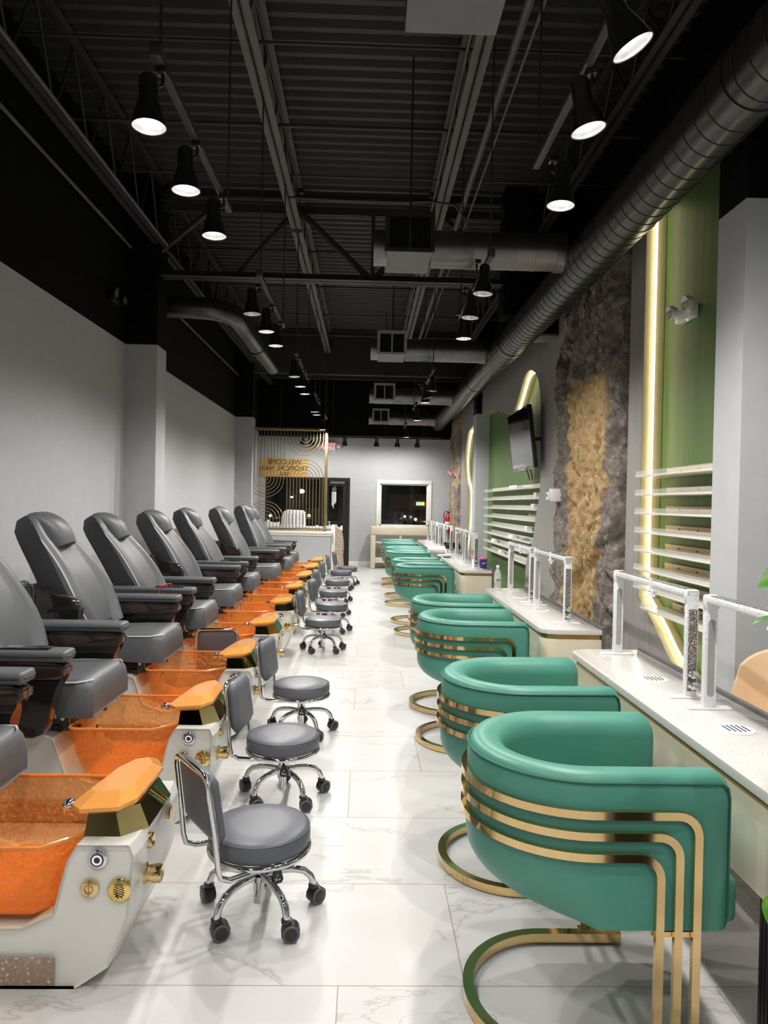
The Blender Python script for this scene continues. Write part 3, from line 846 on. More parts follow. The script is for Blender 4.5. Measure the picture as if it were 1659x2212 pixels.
def emergency(name, loc, label, mat, on_left=False, flip=1):
    t = thing(name, label, 'emergency light', loc)
    if on_left: t.rotation_euler = (0, 0, PI)
    t.scale = (.85, .85, .85)
    MB().box(-.07, 0, -.14, .14, -.055, .055, .01).build('housing', mat, t)
    for s in (-1, 1):
        m = MB(); m.tube([(-.06, s * .15, .045), (-.10, s * .15, .045), (-.115, s * .15, .04)], [.045, .06, .062], 16)
        h = m.build('lamp_head', mat, t)
        m = MB(); m.tube([(-.1155, s * .15, .04), (-.121, s * .15, .04)], .055, 16); m.build('lens', 'crystal' if not on_left else 'reflector', h)
    MB().tube([(-.04, -.03, -.055), (-.04, -.03, -.060)], .006, 8).build('indicator', 'green_led' if not on_left else 'reflector', t)
emergency('emergency_light', (XG - .002, 4.88, 2.89), 'white twin head emergency light high on the near green panel', 'white_plastic')
emergency('emergency_light', (XL + .002, 7.3, 3.55), 'black painted emergency light on the left wall before the pillar', 'lamp_black', True)

# ------------------------------------------------------------------ pedicure spa chairs
def make_arm(sgn, remote):
    """armrest hinged at its rear; local x forward, z up"""
    prof = [(-.17, .285), (.44, .285), (.475, .265), (.475, .22), (.45, .205), (.44, .16), (.41, .0), (.385, -.045), (.34, -.065), (.15, -.055), (.0, .02), (-.10, .08), (-.17, .14)]
    y0, y1 = -.045, .045
    a = MB().prism(prof, 'y', y0, y1, bev=.012).build('armrest', 'gloss_black')
    # dark brown tray lip under the pad
    MB().prism([(-.16, .27), (.45, .27), (.482, .255), (.482, .225), (.45, .205), (.30, .205), (.20, .215), (.10, .20), (-.16, .15)], 'y', -.058, .058, bev=.012).build('arm_tray', 'gloss_brown', a)
    MB().box(-.2, .49, -.062, .062, .283, .335, .018, 3).build('arm_pad', 'leather_grey', a)
    m = MB(); m.tube([(p[0], sgn * .0, p[1]) for p in [(-.2, .308), (.49, .308)]], .0, 3) if False else None
    m = MB()
    m.tube([(x, -.0635, .31) for x in (-.19, .478)], .003, 6); m.tube([(.4915, y, .31) for y in (-.045, .045)], .003, 6); m.tube([(x, .0635, .31) for x in (-.19, .478)], .003, 6)
    m.build('arm_piping', 'leather_black', a)
    MB().lathe([(.05, 0), (.048, .006), (.02, .008)], 20, mtx=T(.27, -.046, .09) @ RX90).build('pivot_cover', 'lamp_black', a)
    MB().lathe([(.006, 0), (.006, .004)], 10, mtx=T(.27, -.054, .09) @ RX90).build('screw', 'chrome', a)
    if remote:
        MB().box(.18, .40, -.032, .032, .335, .343, .003).build('control_panel', 'gloss_black', a)
        MB().box(.20, .27, -.024, .024, .343, .3445).build('control_display', 'gold_satin', a, smooth=False)
    else:
        MB().box(.02, .06, -.0475, -.045, .13, .145).build('label_plate', 'paper_white', a, smooth=False)
    return a

def backrest_mesh(parent):
    # local: origin at the lower end, v up along the recline, u across (y), d = out of the front
    Ln = 0.87
    front, shell = MB(), MB()
    fr, sr = [], []
    N = 14
    def hw(v):        # half width
        return [.25, .275, .295, .305, .305, .298, .286, .274, .262, .252, .244, .236, .226, .208, .165][min(14, int(round(v * 14)))]
    for i in range(N + 1):
        v = i / N
        w = hw(v); bol = .062 * (1 - .55 * v) + .01
        lum = .035 * math.sin(PI * min(1, v * 1.25)) if v < .8 else 0
        z = v * Ln
        top = max(0, v - .9) / .1
        th = .14 * (1 - .1 * v) * (1 - .55 * top ** 2)
        us = [-1, -.98, -.9, -.78, -.66, -.58, -.5, -.3, 0, .3, .5, .58, .66, .78, .9, .98, 1]
        row = []
        for u in us:
            au = abs(u)
            if au > .56: dd = bol * math.sin(PI * min(1, max(0, (1.03 - au) / .5))) ** .7 * 1.0
            else: dd = .012 + lum * .5
            row.append((th * .5 + dd + lum, u * w, z))
        back = [(th * .5 - .03, w * .985, z), (th * .5 - .03, -w * .985, z)]
        fr.append(row + back)
        sb = [(th * .5 + .022, -w * 1.004, z), (th * .5 + .022, w * 1.004, z), (th * .1, w * 1.01, z), (-th * .45, w * .93, z), (-th * .62, w * .7, z), (-th * .66, 0, z), (-th * .62, -w * .7, z), (-th * .45, -w * .93, z), (th * .1, -w * 1.01, z)]
        sr.append(sb)
    front.loft(fr)
    b = front.build('backrest', 'leather_grey', parent, angle=60)
    shell.loft(sr)
    shell.build('back_shell', 'leather_black', b, angle=60)
    # head pillow
    m = MB(); rows = []
    for i in range(9):
        v = i / 8; z = .60 + .275 * v
        d0 = .062 + .034 * math.sin(PI * min(1, v * .9 + .08)) ** .6
        w = .112 + .035 * v
        rows.append([(d0 + .055 - .05 * v ** 3, w * math.sin(q), z) if False else (.05 + (d0 + .045 - .075 * v ** 3) * math.cos(q) ** .5 * 1.0 if math.cos(q) > 0 else .05, w * math.sin(q), z) for q in [(-PI / 2 + PI * k / 12) for k in range(13)]])
    m.loft(rows)
    m.build('head_pillow', 'leather_grey', b, angle=60)
    # light piping down both inner edges
    for s in (-1, 1):
        pts = []
        for i in range(N):
            v = i / N; w = hw(v); bol = .062 * (1 - .55 * v) + .01
            lum = .035 * math.sin(PI * min(1, v * 1.25)) if v < .8 else 0
            th = .14 * (1 - .1 * v)
            pts.append((th * .5 + lum + bol * .35, s * w * .985, v * Ln))
        MB().tube(pts, .0045, 6).build('piping', 'piping_white', b)
    return b

def make_spa(label, cat):
    t = thing('pedicure_chair', label, cat)
    # body shell: side profile (x, z) lofted across y with tapered sides
    prof = [(-2.12, .0), (-.88, .0), (-.775, .07), (-.715, .22), (-.70, .42), (-.715, .455), (-.88, .455), (-.91, .40), (-.95, .235), (-1.05, .19), (-1.28, .19), (-1.40, .235), (-1.46, .40), (-1.50, .415), (-2.12, .415)]
    def ring(y, sx, sz):
        c = (-1.35, .2)
        return [(c[0] + (p[0] - c[0]) * sx, y, max(0, c[1] + (p[1] - c[1]) * sz) if p[1] > 0 else 0) for p in prof]
    m = MB()
    m.loft([ring(-.20, .985, .985), ring(-.235, 1, 1), ring(.235, 1, 1), ring(.20, .985, .985)] if False else
           [ring(-.245, .97, .96), ring(-.26, .99, 1), ring(-.2, 1, 1), ring(.2, 1, 1), ring(.26, .99, 1), ring(.245, .97, .96)])
    body = m.build('spa_base', 'spa_white', t, angle=25)
    # kick panel
    m = MB()
    for s in (-1, 1): m.box(-2.1, -.95, s * .258 - .006, s * .262 + .006, .012, .10, .003)
    m.build('kick_panel', 'pebble', body)
    MB().box(-2.15, -.94, -.235, .235, -.0, .012).build('plinth', 'rubber', body)
    # head column over the front, faceted
    def oct(x0, x1, y0, y1, c, z): return [(x0, y0 + c, z), (x0, y1 - c, z), (x0 + c * .3, y1, z), (x1 - c, y1, z), (x1, y1 - c, z), (x1, y0 + c, z), (x1 - c, y0, z), (x0 + c * .3, y0, z)]
    m = MB(); m.loft([oct(-.90, -.79, -.20, .20, .06, .06), oct(-.905, -.725, -.235, .235, .07, .22), oct(-.90, -.70, -.20, .20, .07, .455)])
    m.build('head_column', 'spa_white', t, smooth=False)
    m = MB(); m.loft([oct(-.905, -.698, -.202, .202, .07, .455), oct(-.90, -.735, -.172, .172, .06, .525)])
    m.build('gold_collar', 'gold_mirror', t, smooth=False)
    # amber basin (open shell)
    def rim(x0, x1, y0, y1, c, r, z):
        # rounded rectangle with cut corners at the front (x1)
        pts = []
        pts += [(x1 - c, y0, z), (x1, y0 + c * 1.0, z), (x1, y1 - c * 1.0, z), (x1 - c, y1, z)]
        pts += [(x, y, z) for x, y in arc(x0 + r, y1 - r, r, PI / 2, PI, 5)]
        pts += [(x, y, z) for x, y in arc(x0 + r, y0 + r, r, PI, 1.5 * PI, 5)]
        return pts
    m = MB()
    outer = [rim(-1.29, -.98, -.215, .215, .06, .05, .20), rim(-1.325, -.95, -.245, .245, .07, .05, .225), rim(-1.36, -.905, -.275, .275, .09, .05, .33), rim(-1.385, -.885, -.295, .295, .10, .05, .455)]
    inner = [rim(-1.375, -.895, -.285, .285, .10, .045, .455), rim(-1.35, -.915, -.265, .265, .09, .045, .33), rim(-1.31, -.965, -.235, .235, .07, .045, .232), rim(-1.28, -.99, -.205, .205, .06, .045, .215)]
    m.loft(outer + inner)
    bs = m.build('basin', 'amber', t, angle=35)
    m = MB(); m.tube([Vector(p) + Vector((0, 0, .002)) for p in rim(-1.383, -.887, -.292, .292, .10, .05, .456)], .007, 8, closed=True)
    m.build('basin_rim', 'amber_solid', bs)
    m = MB(); m.loft([rim(-1.30, -.97, -.225, .225, .065, .045, .2155), rim(-1.30, -.97, -.225, .225, .065, .045, .222)]); m.build('basin_floor', 'amber_solid', bs)
    MB().lathe([(.022, 0), (.03, .004), (.03, .012), (.012, .018)], 16, mtx=T(-1.35, .0, .36) @ Matrix.Rotation(PI / 2, 4, 'Y')).build('water_jet', 'gold', bs)
    # footrest: faceted orange pad with a pearl underside
    top = [(-.945, -.15), (-.90, -.205), (-.775, -.215), (-.73, -.15), (-.725, .12), (-.77, .215), (-.84, .215), (-.90, .12)]
    def fz(pts, z, k): return [(-.81 + (p[0] + .81) * k, p[1] * k, z + (p[0] + .81) * .10) for p in pts]
    m = MB(); m.loft([fz(top, .518, .80), fz(top, .540, 1.0), fz(top, .552, 1.0), fz(top, .583, .68)])
    fr = m.build('footrest', 'orange_paint', t, smooth=False)
    m = MB(); m.loft([[(-.87, -.085, .50), (-.87, .085, .50), (-.75, .085, .50), (-.75, -.085, .50)], [(-.88, -.10, .535), (-.88, .10, .535), (-.74, .10, .535), (-.74, -.10, .535)]])
    m.build('footrest_stem', 'orange_under', fr, smooth=False)
    # tap at the tip
    m = MB(); m.tube([(-.88, -.10, .48), (-.93, -.11, .515), (-.965, -.115, .52)], .014, 10); m.sphere((-.968, -.115, .52), .024, 12, 8, (1, 1, .8))
    m.build('tap', 'chrome', t)
    # side fittings on both long faces
    for s in (-1, 1):
        mx = T(-.82, s * .252, .408) @ (RX90 if s < 0 else Matrix.Rotation(-PI / 2, 4, 'X'))
        b_ = MB().lathe([(.030, -.01), (.030, .006), (.026, .009)], 20, mtx=mx).build('push_button', 'chrome', t)
        MB().lathe([(.021, .009), (.021, .0105)], 20, mtx=mx).build('button_face', 'gloss_black', b_)
        m = MB(); m.lathe([(.016, .0105), (.016, .0115), (.010, .0115), (.010, .0105)], 20, mtx=mx, cap=False); m.build('button_ring', 'button_ring', b_)
        mx = T(-.845, s * .252, .315) @ (RX90 if s < 0 else Matrix.Rotation(-PI / 2, 4, 'X'))
        e_ = MB().lathe([(.028, -.01), (.028, .006), (.022, .009)], 20, mtx=mx).build('gold_valve', 'gold', t)
        m = MB()
        m.tube([Vector((.013 * math.cos(a), .013 * math.sin(a), .010)) for a in [2 * PI * k / 16 for k in range(16)]], .0018, 6, closed=True, mtx=mx)
        m.tube([(0, -.022, .010), (0, .022, .010)], .0018, 6, mtx=mx)
        m.build('valve_emblem', 'gold_satin', e_)
        mx = T(-.752, s * .252, .31) @ (RX90 if s < 0 else Matrix.Rotation(-PI / 2, 4, 'X'))
        e_ = MB().lathe([(.037, -.012), (.037, .004), (.033, .007), (.0005, .0075)], 28, mtx=mx).build('gold_emblem', 'gold_bright', t)
        m = MB()
        for k in range(6):
            yy = -.0185 + k * .0074; hw_ = .018 * math.sqrt(max(.15, 1 - (yy / .025) ** 2))
            m.tube([(-hw_ + 2 * hw_ * q / 8, yy + .003 * math.sin(q * 1.4), .0085) for q in range(9)], .0011, 5, mtx=mx)
        m.build('emblem_waves', 'ink', e_)
    # front knobs, facing the aisle
    RY = Matrix.Rotation(PI / 2, 4, 'Y')
    for (y, z, r, l) in ((-.11, .40, .026, .022), (-.12, .295, .030, .055), (.11, .40, .026, .022)):
        mx = T(-.715, y, z) @ RY
        k_ = MB().lathe([(r * 1.12, -.02), (r * 1.12, .012), (r * .9, .014), (r * .9, l * .55), (r, l * .55 + .001), (r, l), (r * .85, l + .004)], 20, mtx=mx).build('control_knob', 'gold', t)
    for (y, z) in ((-.14, .17), (-.15, .10), (.12, .18)):
        MB().lathe([(.024, -.02), (.024, .006), (.014, .010)], 18, mtx=T(-.735 - (.2 - z) * .4, y, z) @ RY).build('gold_jet', 'gold', t)
    # chair rails
    for s in (-1, 1):
        m = MB()
        m.box(-2.0, -1.36, s * .17 - .012, s * .17 + .012, .413, .44, .002)
        m.box(-1.46, -1.42, s * .17 - .016, s * .17 + .016, .413, .51, .002)
        m.box(-1.95, -1.91, s * .17 - .016, s * .17 + .016, .413, .51, .002)
        m.build('slide_rail', 'gloss_black', t)
    for s in (-1, 1): MB().tube([(-1.44, s * .17 - .016, .475), (-1.44, s * .17 - .026, .475)], .010, 10).build('bolt', 'chrome', t)
    # seat
    m = MB()
    def srow(x, zt, zb, w): return [(x, -w, zb), (x, -w * 1.0, zt - .03), (x, -w * .93, zt - .004), (x, -w * .8, zt), (x, 0, zt + .006), (x, w * .8, zt), (x, w * .93, zt - .004), (x, w, zt - .03), (x, w, zb), (x, 0, zb)]
    m.loft([srow(-1.95, .655, .52, .23), srow(-1.75, .662, .515, .25), srow(-1.5, .672, .50, .255), srow(-1.36, .676, .495, .255), srow(-1.31, .668, .495, .252), srow(-1.285, .645, .497, .248), srow(-1.275, .60, .50, .245), srow(-1.28, .54, .505, .24)])
    st = m.build('seat', 'leather_grey', t, angle=50)
    for s in (-1, 1):
        m = MB(); m.tube([(-1.75, s * .248, .652), (-1.5, s * .252, .662), (-1.36, s * .250, .664), (-1.315, s * .235, .668), (-1.292, s * .20, .668)], .0045, 6)
        m.build('piping', 'piping_white', st)
    MB().box(-2.0, -1.5, -.22, .22, .505, .53).build('seat_pan', 'gloss_black', t)
    b = backrest_mesh(t)
    b.location = (-1.80, 0, .64); b.rotation_euler = (0, R(-27), 0)
    for s, rem in ((-1, True), (1, False)):
        a = make_arm(s, rem); a.parent = t; a.location = (-1.82, s * .375, .515)
    return t
SPA = [(2.50, 0, 0, 27, 0), (3.65, 0, 0, 27, 0), (4.82, 1, 0, 30, 0), (6.02, 0, 0, 33, 0), (7.28, 1, 0, 31, .0), (8.53, 0, 0, 29, 0), (9.85, 1, 0, 27, 0.1), (11.15, 0, 0, 22, .14), (12.45, 0, 0, 28, .1)]
SPL = ['grey pedicure chair with orange basin cut off by the left edge, nearest the camera',
       'second grey pedicure chair with orange basin from the camera, backrest cut by left edge',
       'third grey pedicure chair from the camera, near armrest folded up',
       'fourth grey pedicure chair from the camera, both armrests down, before the left pillar',
       'fifth grey pedicure chair from the camera, near armrest folded up, overlapping the left pillar',
       'sixth grey pedicure chair from the camera, backrest half hidden by the left pillar',
       'seventh grey pedicure chair from the camera, armrest folded up beside cardboard box',
       'eighth grey pedicure chair from the camera, second last before the gold screen',
       'last grey pedicure chair, farthest from camera, closest to the gold screen']
spa0 = make_spa(SPL[0], 'pedicure chair')
for i, (y, nr, fr_, rec, fwd) in enumerate(SPA):
    t = spa0 if i == 0 else copy_tree(spa0)
    t.location = (0, y, 0); tag(t, SPL[i], 'pedicure chair', 'pedicure spa chairs along the left wall')
    for k in children(t):
        nm = k.name.split('.')[0]
        if nm == 'armrest' and ((nr and k.location.y < 0) or (fr_ and k.location.y > 0)):
            k.rotation_euler = (0, R(-88), 0)
        if nm == 'backrest':
            k.rotation_euler = (0, R(-rec), 0)
        if nm in ('backrest', 'seat', 'armrest'): k.location.x += fwd
t = tag(MB().tube([(-1.60, 5.572, .80), (-1.585, 5.577, .868), (-1.55, 5.645, .874), (-1.54, 5.712, .868), (-1.53, 5.718, .80)], .005, 6).build('cord', 'red_cord'), 'thin red cord looped over an armrest of the fourth pedicure chair', 'cord')
tag(MB().box(-2.5, -2.2, 9.15, 9.5, 0, 1.16, .005).build('cardboard_box', 'kraft'), 'tall brown cardboard box against left wall beside seventh pedicure chair', 'box')
t = tag(MB().box(-2.42, -2.24, 9.2, 9.42, 1.16, 1.27, .03, 3).build('wrapped_roll', 'paper_white'), 'white packet with dark print on the cardboard box', 'packet')
MB().lathe([(.045, 0), (.045, .003), (.025, .003), (.025, 0)], 20, mtx=T(-2.33, 9.199, 1.215) @ RX90, cap=False).build('printed_mark', 'ink', t)

# ------------------------------------------------------------------ rolling pedicure stools
def make_stool():
    t = thing('rolling_stool', 's', 'stool')
    prof = [(.02, .262), (.165, .262), (.183, .270), (.188, .29), (.188, .318), (.183, .332), (.168, .341), (.10, .346), (.0005, .347)]
    st = MB().lathe(prof, 48).build('seat', 'leather_stool', t, angle=60)
    m = MB(); m.tube([(.1845 * math.cos(2 * PI * k / 48), .1845 * math.sin(2 * PI * k / 48), .3315) for k in range(48)], .002, 5, closed=True); m.build('seat_seam', 'caster_grey', st)
    m = MB(); m.tube([(.183 * math.cos(2 * PI * k / 48), .183 * math.sin(2 * PI * k / 48), .256) for k in range(48)], .011, 10, closed=True)
    m.tube([(-.17, 0, .252), (.17, 0, .252)], .009, 8); m.tube([(0, -.17, .252), (0, .17, .252)], .009, 8)
    m.build('seat_ring', 'chrome', t)
    # back frame : inverted U from below the seat
    m = MB()
    half = [(-.02, .13, .244), (-.12, .145, .244), (-.19, .155, .248), (-.225, .157, .266), (-.234, .158, .30), (-.246, .156, .42), (-.268, .146, .575)]
    top = [(-.268 - .004 * math.sin(a), .106 + .040 * math.cos(a), .575 + .036 * math.sin(a)) for a in (R(30), R(60), R(90))]
    full = half + top
    full = full + [(x, -y, z) for x, y, z in reversed(full)]
    m.tube(full, .0105, 10)
    m.build('back_frame', 'chrome', t)
    # back pad
    m = MB(); rows = []
    for i in range(9):
        v = i / 8; z = .365 + .245 * v; x = -.226 - .034 * v
        w = .143 - .008 * v; e = 1 if 0 < i < 8 else .86
        th = .028 if 0 < i < 8 else .012
        rows.append([(x + .012 + th * math.copysign(abs(math.cos(q)) ** .45, math.cos(q)), w * e * math.copysign(abs(math.sin(q)) ** .45, math.sin(q)), z) for q in [2 * PI * k / 24 for k in range(24)]])
    m.loft(rows); m.build('back_pad', 'leather_stool', t, angle=60)
    # column
    MB().lathe([(.020, .045), (.020, .15)], 20).build('gas_sleeve', 'chrome', t)
    MB().lathe([(.024, .125), (.033, .130), (.034, .150), (.026, .155), (.022, .19), (.024, .205), (.015, .206), (.015, .25)], 20).build('column', 'chrome', t)
    MB().lathe([(.0345, .150), (.0345, .157), (.022, .158)], 20).build('column_ring', 'rubber', t)
    # lever with black tag
    m = MB(); m.tube([(.01, -.05, .236), (.02, -.075, .225), (.028, -.085, .20)], .004, 6)
    lv = m.build('lever', 'rubber', t)
    MB().prism([(.016, .20), (.04, .20), (.052, .155), (.046, .143), (.012, .143), (.006, .155)], 'y', -.093, -.083).build('lever_tag', 'caster_black', lv, smooth=False)
    m = MB(); m.box(.018, .026, -.0936, -.093, .155, .165); m.box(.030, .040, -.0936, -.093, .155, .160); m.box(.026, .030, -.0936, -.093, .170, .178)
    m.build('tag_mark', 'white_plastic', lv, smooth=False)
    for k in range(5):
        a = 2 * PI * k / 5 + R(25)
        ca, sa = math.cos(a), math.sin(a)
        pr = [(.02, .150), (.08, .152), (.13, .148), (.17, .136), (.196, .113), (.208, .085), (.209, .070)]
        MB().tube([(r * ca, r * sa, z) for r, z in pr], .0135, 12).build('leg', 'chrome', t)
        ax = a + [0.4, 1.9, -.7, 2.6, 1.1][k]
        mx = T(.209 * ca, .209 * sa, 0) @ Matrix.Rotation(ax, 4, 'Z') @ Matrix.Scale(1.22, 4)
        m = MB(); m.lathe([(.011, .052), (.016, .054), (.016, .064), (.009, .066)], 14, mtx=mx)
        m.prism(arc(.012, .026, .0275, R(20), R(200), 10), 'y', -.017, .017, mtx=mx)
        c = m.build('caster', 'caster_black', t)
        m = MB()
        for s in (-1, 1):
            m.lathe([(.013, 0), (.0245, 0), (.026, .003), (.026, .012), (.0235, .015), (.019, .0145)], 20, mtx=mx @ T(.012, s * .011 + .0065, .026) @ RX90)
        m.build('wheel', 'caster_grey', c)
        m = MB()
        for s in (-1, 1): m.lathe([(.019, 0), (.019, .015), (.012, .017)], 18, mtx=mx @ T(.012, s * .012 + .0075 + (0.0 if s < 0 else .0), .026) @ RX90)
        m.build('wheel_cap', 'caster_black', c)
    return t
STO = [(-.40, 2.66, 35, 'nearest the camera, its back turned to us'), (-.435, 3.71, -7, 'second from the camera'), (-.435, 4.76, -9, 'third from the camera'),
       (-.45, 7.40, -4, 'fourth from the camera, after the gap'), (-.41, 8.52, -8, 'fifth from the camera'), (-.45, 9.75, -6, 'sixth from the camera'),
       (-.45, 11.1, -4, 'seventh from the camera'), (-.445, 12.6, 2, 'eighth from the camera'), (-.36, 13.4, -3, 'farthest, before the pony wall')]
st0 = make_stool()
for i, (x, y, a, nm) in enumerate(STO):
    t = st0 if i == 0 else copy_tree(st0)
    t.location = (x + .027, y, 0); t.rotation_euler = (0, 0, R(a))
    tag(t, 'low grey round stool with chrome base, ' + nm, 'stool', 'rolling pedicure stools')
# extra stool tucked between the third and fourth basins
t = copy_tree(st0); t.location = (-1.08, 5.42, 0); t.rotation_euler = (0, 0, R(95))
tag(t, 'low grey round stool tucked between the third and fourth orange basins', 'stool', 'rolling pedicure stools')

for k in children(st0):
    if k.name.split('.')[0] in ('leg', 'caster'): k.rotation_euler = (0, 0, R(-42))

# ------------------------------------------------------------------ green barrel chairs
def make_barrel():
    t = thing('barrel_chair', 'c', 'chair')
    Rc, XF = .262, .33
    # plan centre line from near front round the back to the far front
    plan = [(XF - (XF) * i / 6, -Rc) for i in range(6)] + [(Rc * math.cos(a), Rc * math.sin(a)) for a in [-PI / 2 - PI * k / 28 for k in range(29)]] + [(XF * (i + 1) / 6, Rc) for i in range(6)]
    nor = [(0, -1)] * 6 + [(math.cos(a), math.sin(a)) for a in [-PI / 2 - PI * k / 28 for k in range(29)]] + [(0, 1)] * 6
    ZB, ZT = .405, .825
    def section(w, ft):
        """offset from centre line, height; w: how much the bottom tucks in; ft: front rounding"""
        s = []
        th = .050
        for k in range(11):
            z = ZB + .13 * (1 - math.cos(PI / 2 * k / 10))
            s.append((th - w * .17 * (1 - math.sqrt(max(0, 1 - ((ZB + .13 - z) / .13) ** 2))), z))
        s += [(th + .001, .68), (th, .77), (th - .003, .795), (th - .010, .812), (th - .022, .823), (0, ZT), (-th + .015, .818), (-th - .008, .80), (-th - .013, .76), (-th - .008, .62), (-th - w * .03, .50), (-th - w * .17, ZB)]
        return s
    rings = []; n = len(plan)
    for i, ((x, y), (nx, ny)) in enumerate(zip(plan, nor)):
        w = max(0, -nx) ** .7 if nx < 0 else 0
        end = min(i, n - 1 - i)
        sec = section(w, 0)
        rings.append([(x + nx * o, y + ny * o, z) for o, z in sec])
    # rounded ends
    def endring(r, dx, sh):
        c = .0
        out = []
        for (x, y, z) in r:
            yc = math.copysign(Rc, y)
            zz = z if z < .7 else ZT - (ZT - z) - sh * .035
            out.append((x + dx, yc + (y - yc) * (1 - .35 * sh), (zz if z > .7 else z + sh * .01)))
        return out
    rings = [endring(rings[0], .03, 1)] + [endring(rings[0], .018, .35)] + rings + [endring(rings[-1], .018, .35)] + [endring(rings[-1], .03, 1)]
    m = MB(); m.loft(rings)
    sh = m.build('shell', 'leather_green', t, angle=50)
    # piping round the upper outer edge and down the front edges
    pts = [(x + nx * .049, y + ny * .049, .803) for (x, y), (nx, ny) in zip(plan, nor)]
    fr1 = [(XF + .018, -Rc - .045, .79), (XF + .026, -Rc - .04, .76), (XF + .026, -Rc - .04, .44)]
    pts = list(reversed([(x, y, z) for x, y, z in fr1])) + pts + [(x, -y, z) for x, y, z in fr1]
    MB().tube(pts, .0045, 6).build('piping', 'piping_green', sh)
    # seat cushion
    inner = [(XF + .07, -.245)] + [(XF + .07, .245)] if False else None
    pl = [(XF + .065, -.21), (XF + .065, .21)] + [(.0 + .21 * math.cos(a), .21 * math.sin(a)) for a in [PI / 2 + PI * k / 16 for k in range(17)]]
    MB().prism(pl, 'z', .40, .535, bev=.028, seg=3).build('seat_cushion', 'leather_green', t, angle=50)
    MB().box(XF + .02, XF + .066, -.285, .285, .405, .535, .022, 3).build('seat_front', 'leather_green', t, angle=50)
    # three gold bands
    sect = [(-.011, -.008), (.011, -.008), (.011, .008), (-.011, .008)]
    Ro = Rc + .060
    for k, (zt, xv) in enumerate(((.722, .262), (.665, .212), (.608, .162))):
        rc = .055
        side = [(xv, -Ro, .028), (xv, -Ro, zt - rc)] + [(xv - rc + rc * math.cos(a), -Ro, zt - rc + rc * math.sin(a)) for a in [R(15), R(30), R(45), R(60), R(75), R(90)]] + [(.05, -Ro, zt)]
        back = [(Ro * math.cos(a), Ro * math.sin(a), zt) for a in [-PI / 2 - PI * q / 36 for q in range(37)]]
        path = side + back + [(x, -y, z) for x, y, z in reversed(side)]
        MB().tube(path, .01, sect=sect, up=(1, 0, 0)).build('gold_band', 'gold', t, smooth=True, angle=40)
    # base : U of square tube on the floor
    Rb = .295
    path = [(.285, -Rb + .0, .0205), (.0, -Rb, .0205)] + [(Rb * math.cos(a), Rb * math.sin(a), .0205) for a in [-PI / 2 - PI * q / 36 for q in range(1, 36)]] + [(.0, Rb, .0205), (.285, Rb, .0205)]
    MB().tube(path, .01, sect=[(-.0165, -.0165), (.0165, -.0165), (.0165, .0165), (-.0165, .0165)], up=(0, 0, 1)).build('base_ring', 'gold', t, angle=40)
    for s in (-1, 1):
        MB().box(.14, .285, s * .305 - .018, s * .305 + .018, .037, .043).build('base_clip', 'gold', t)
        MB().box(.15, .275, s * .30 - .012, s * .30 + .012, .388, .402).build('cross_bar', 'gold', t)
        for fx, fy in ((.26, Rb), (-.21, .21)): MB().tube([(fx, s * fy, 0), (fx, s * fy, .006)], .010, 10).build('foot', 'rubber', t)
    MB().box(.19, .215, -.3, .3, .388, .402).build('cross_bar', 'gold', t)
    return t
bar0 = make_barrel()
CH = [2.20, 3.08, 4.66, 5.46, 8.50, 9.32, 10.90, 11.85, 13.25, 14.25]
CX = [.645, .655, .665, .67, .67, .66, .62, .64, .62, .64]
CN = ['nearest the camera at the near table', 'second from the camera, far end of the near table', 'third from the camera, near end of second table', 'fourth from the camera, far end of second table',
      'fifth from the camera, near end of third table', 'sixth from the camera, far end of third table', 'seventh from the camera, beside paper roll table', 'eighth from the camera at fourth table',
      'ninth from the camera, last but one', 'tenth and farthest from the camera']
for i, (y, x) in enumerate(zip(CH, CX)):
    t = bar0 if i == 0 else copy_tree(bar0)
    t.location = (x, y, 0); t.rotation_euler = (0, 0, R([0, 1.5, -1, 0, 0, 1, -2, 1, 0, -1][i]))
    tag(t, 'green barrel chair with gold bands, ' + CN[i], 'chair', 'green barrel chairs')

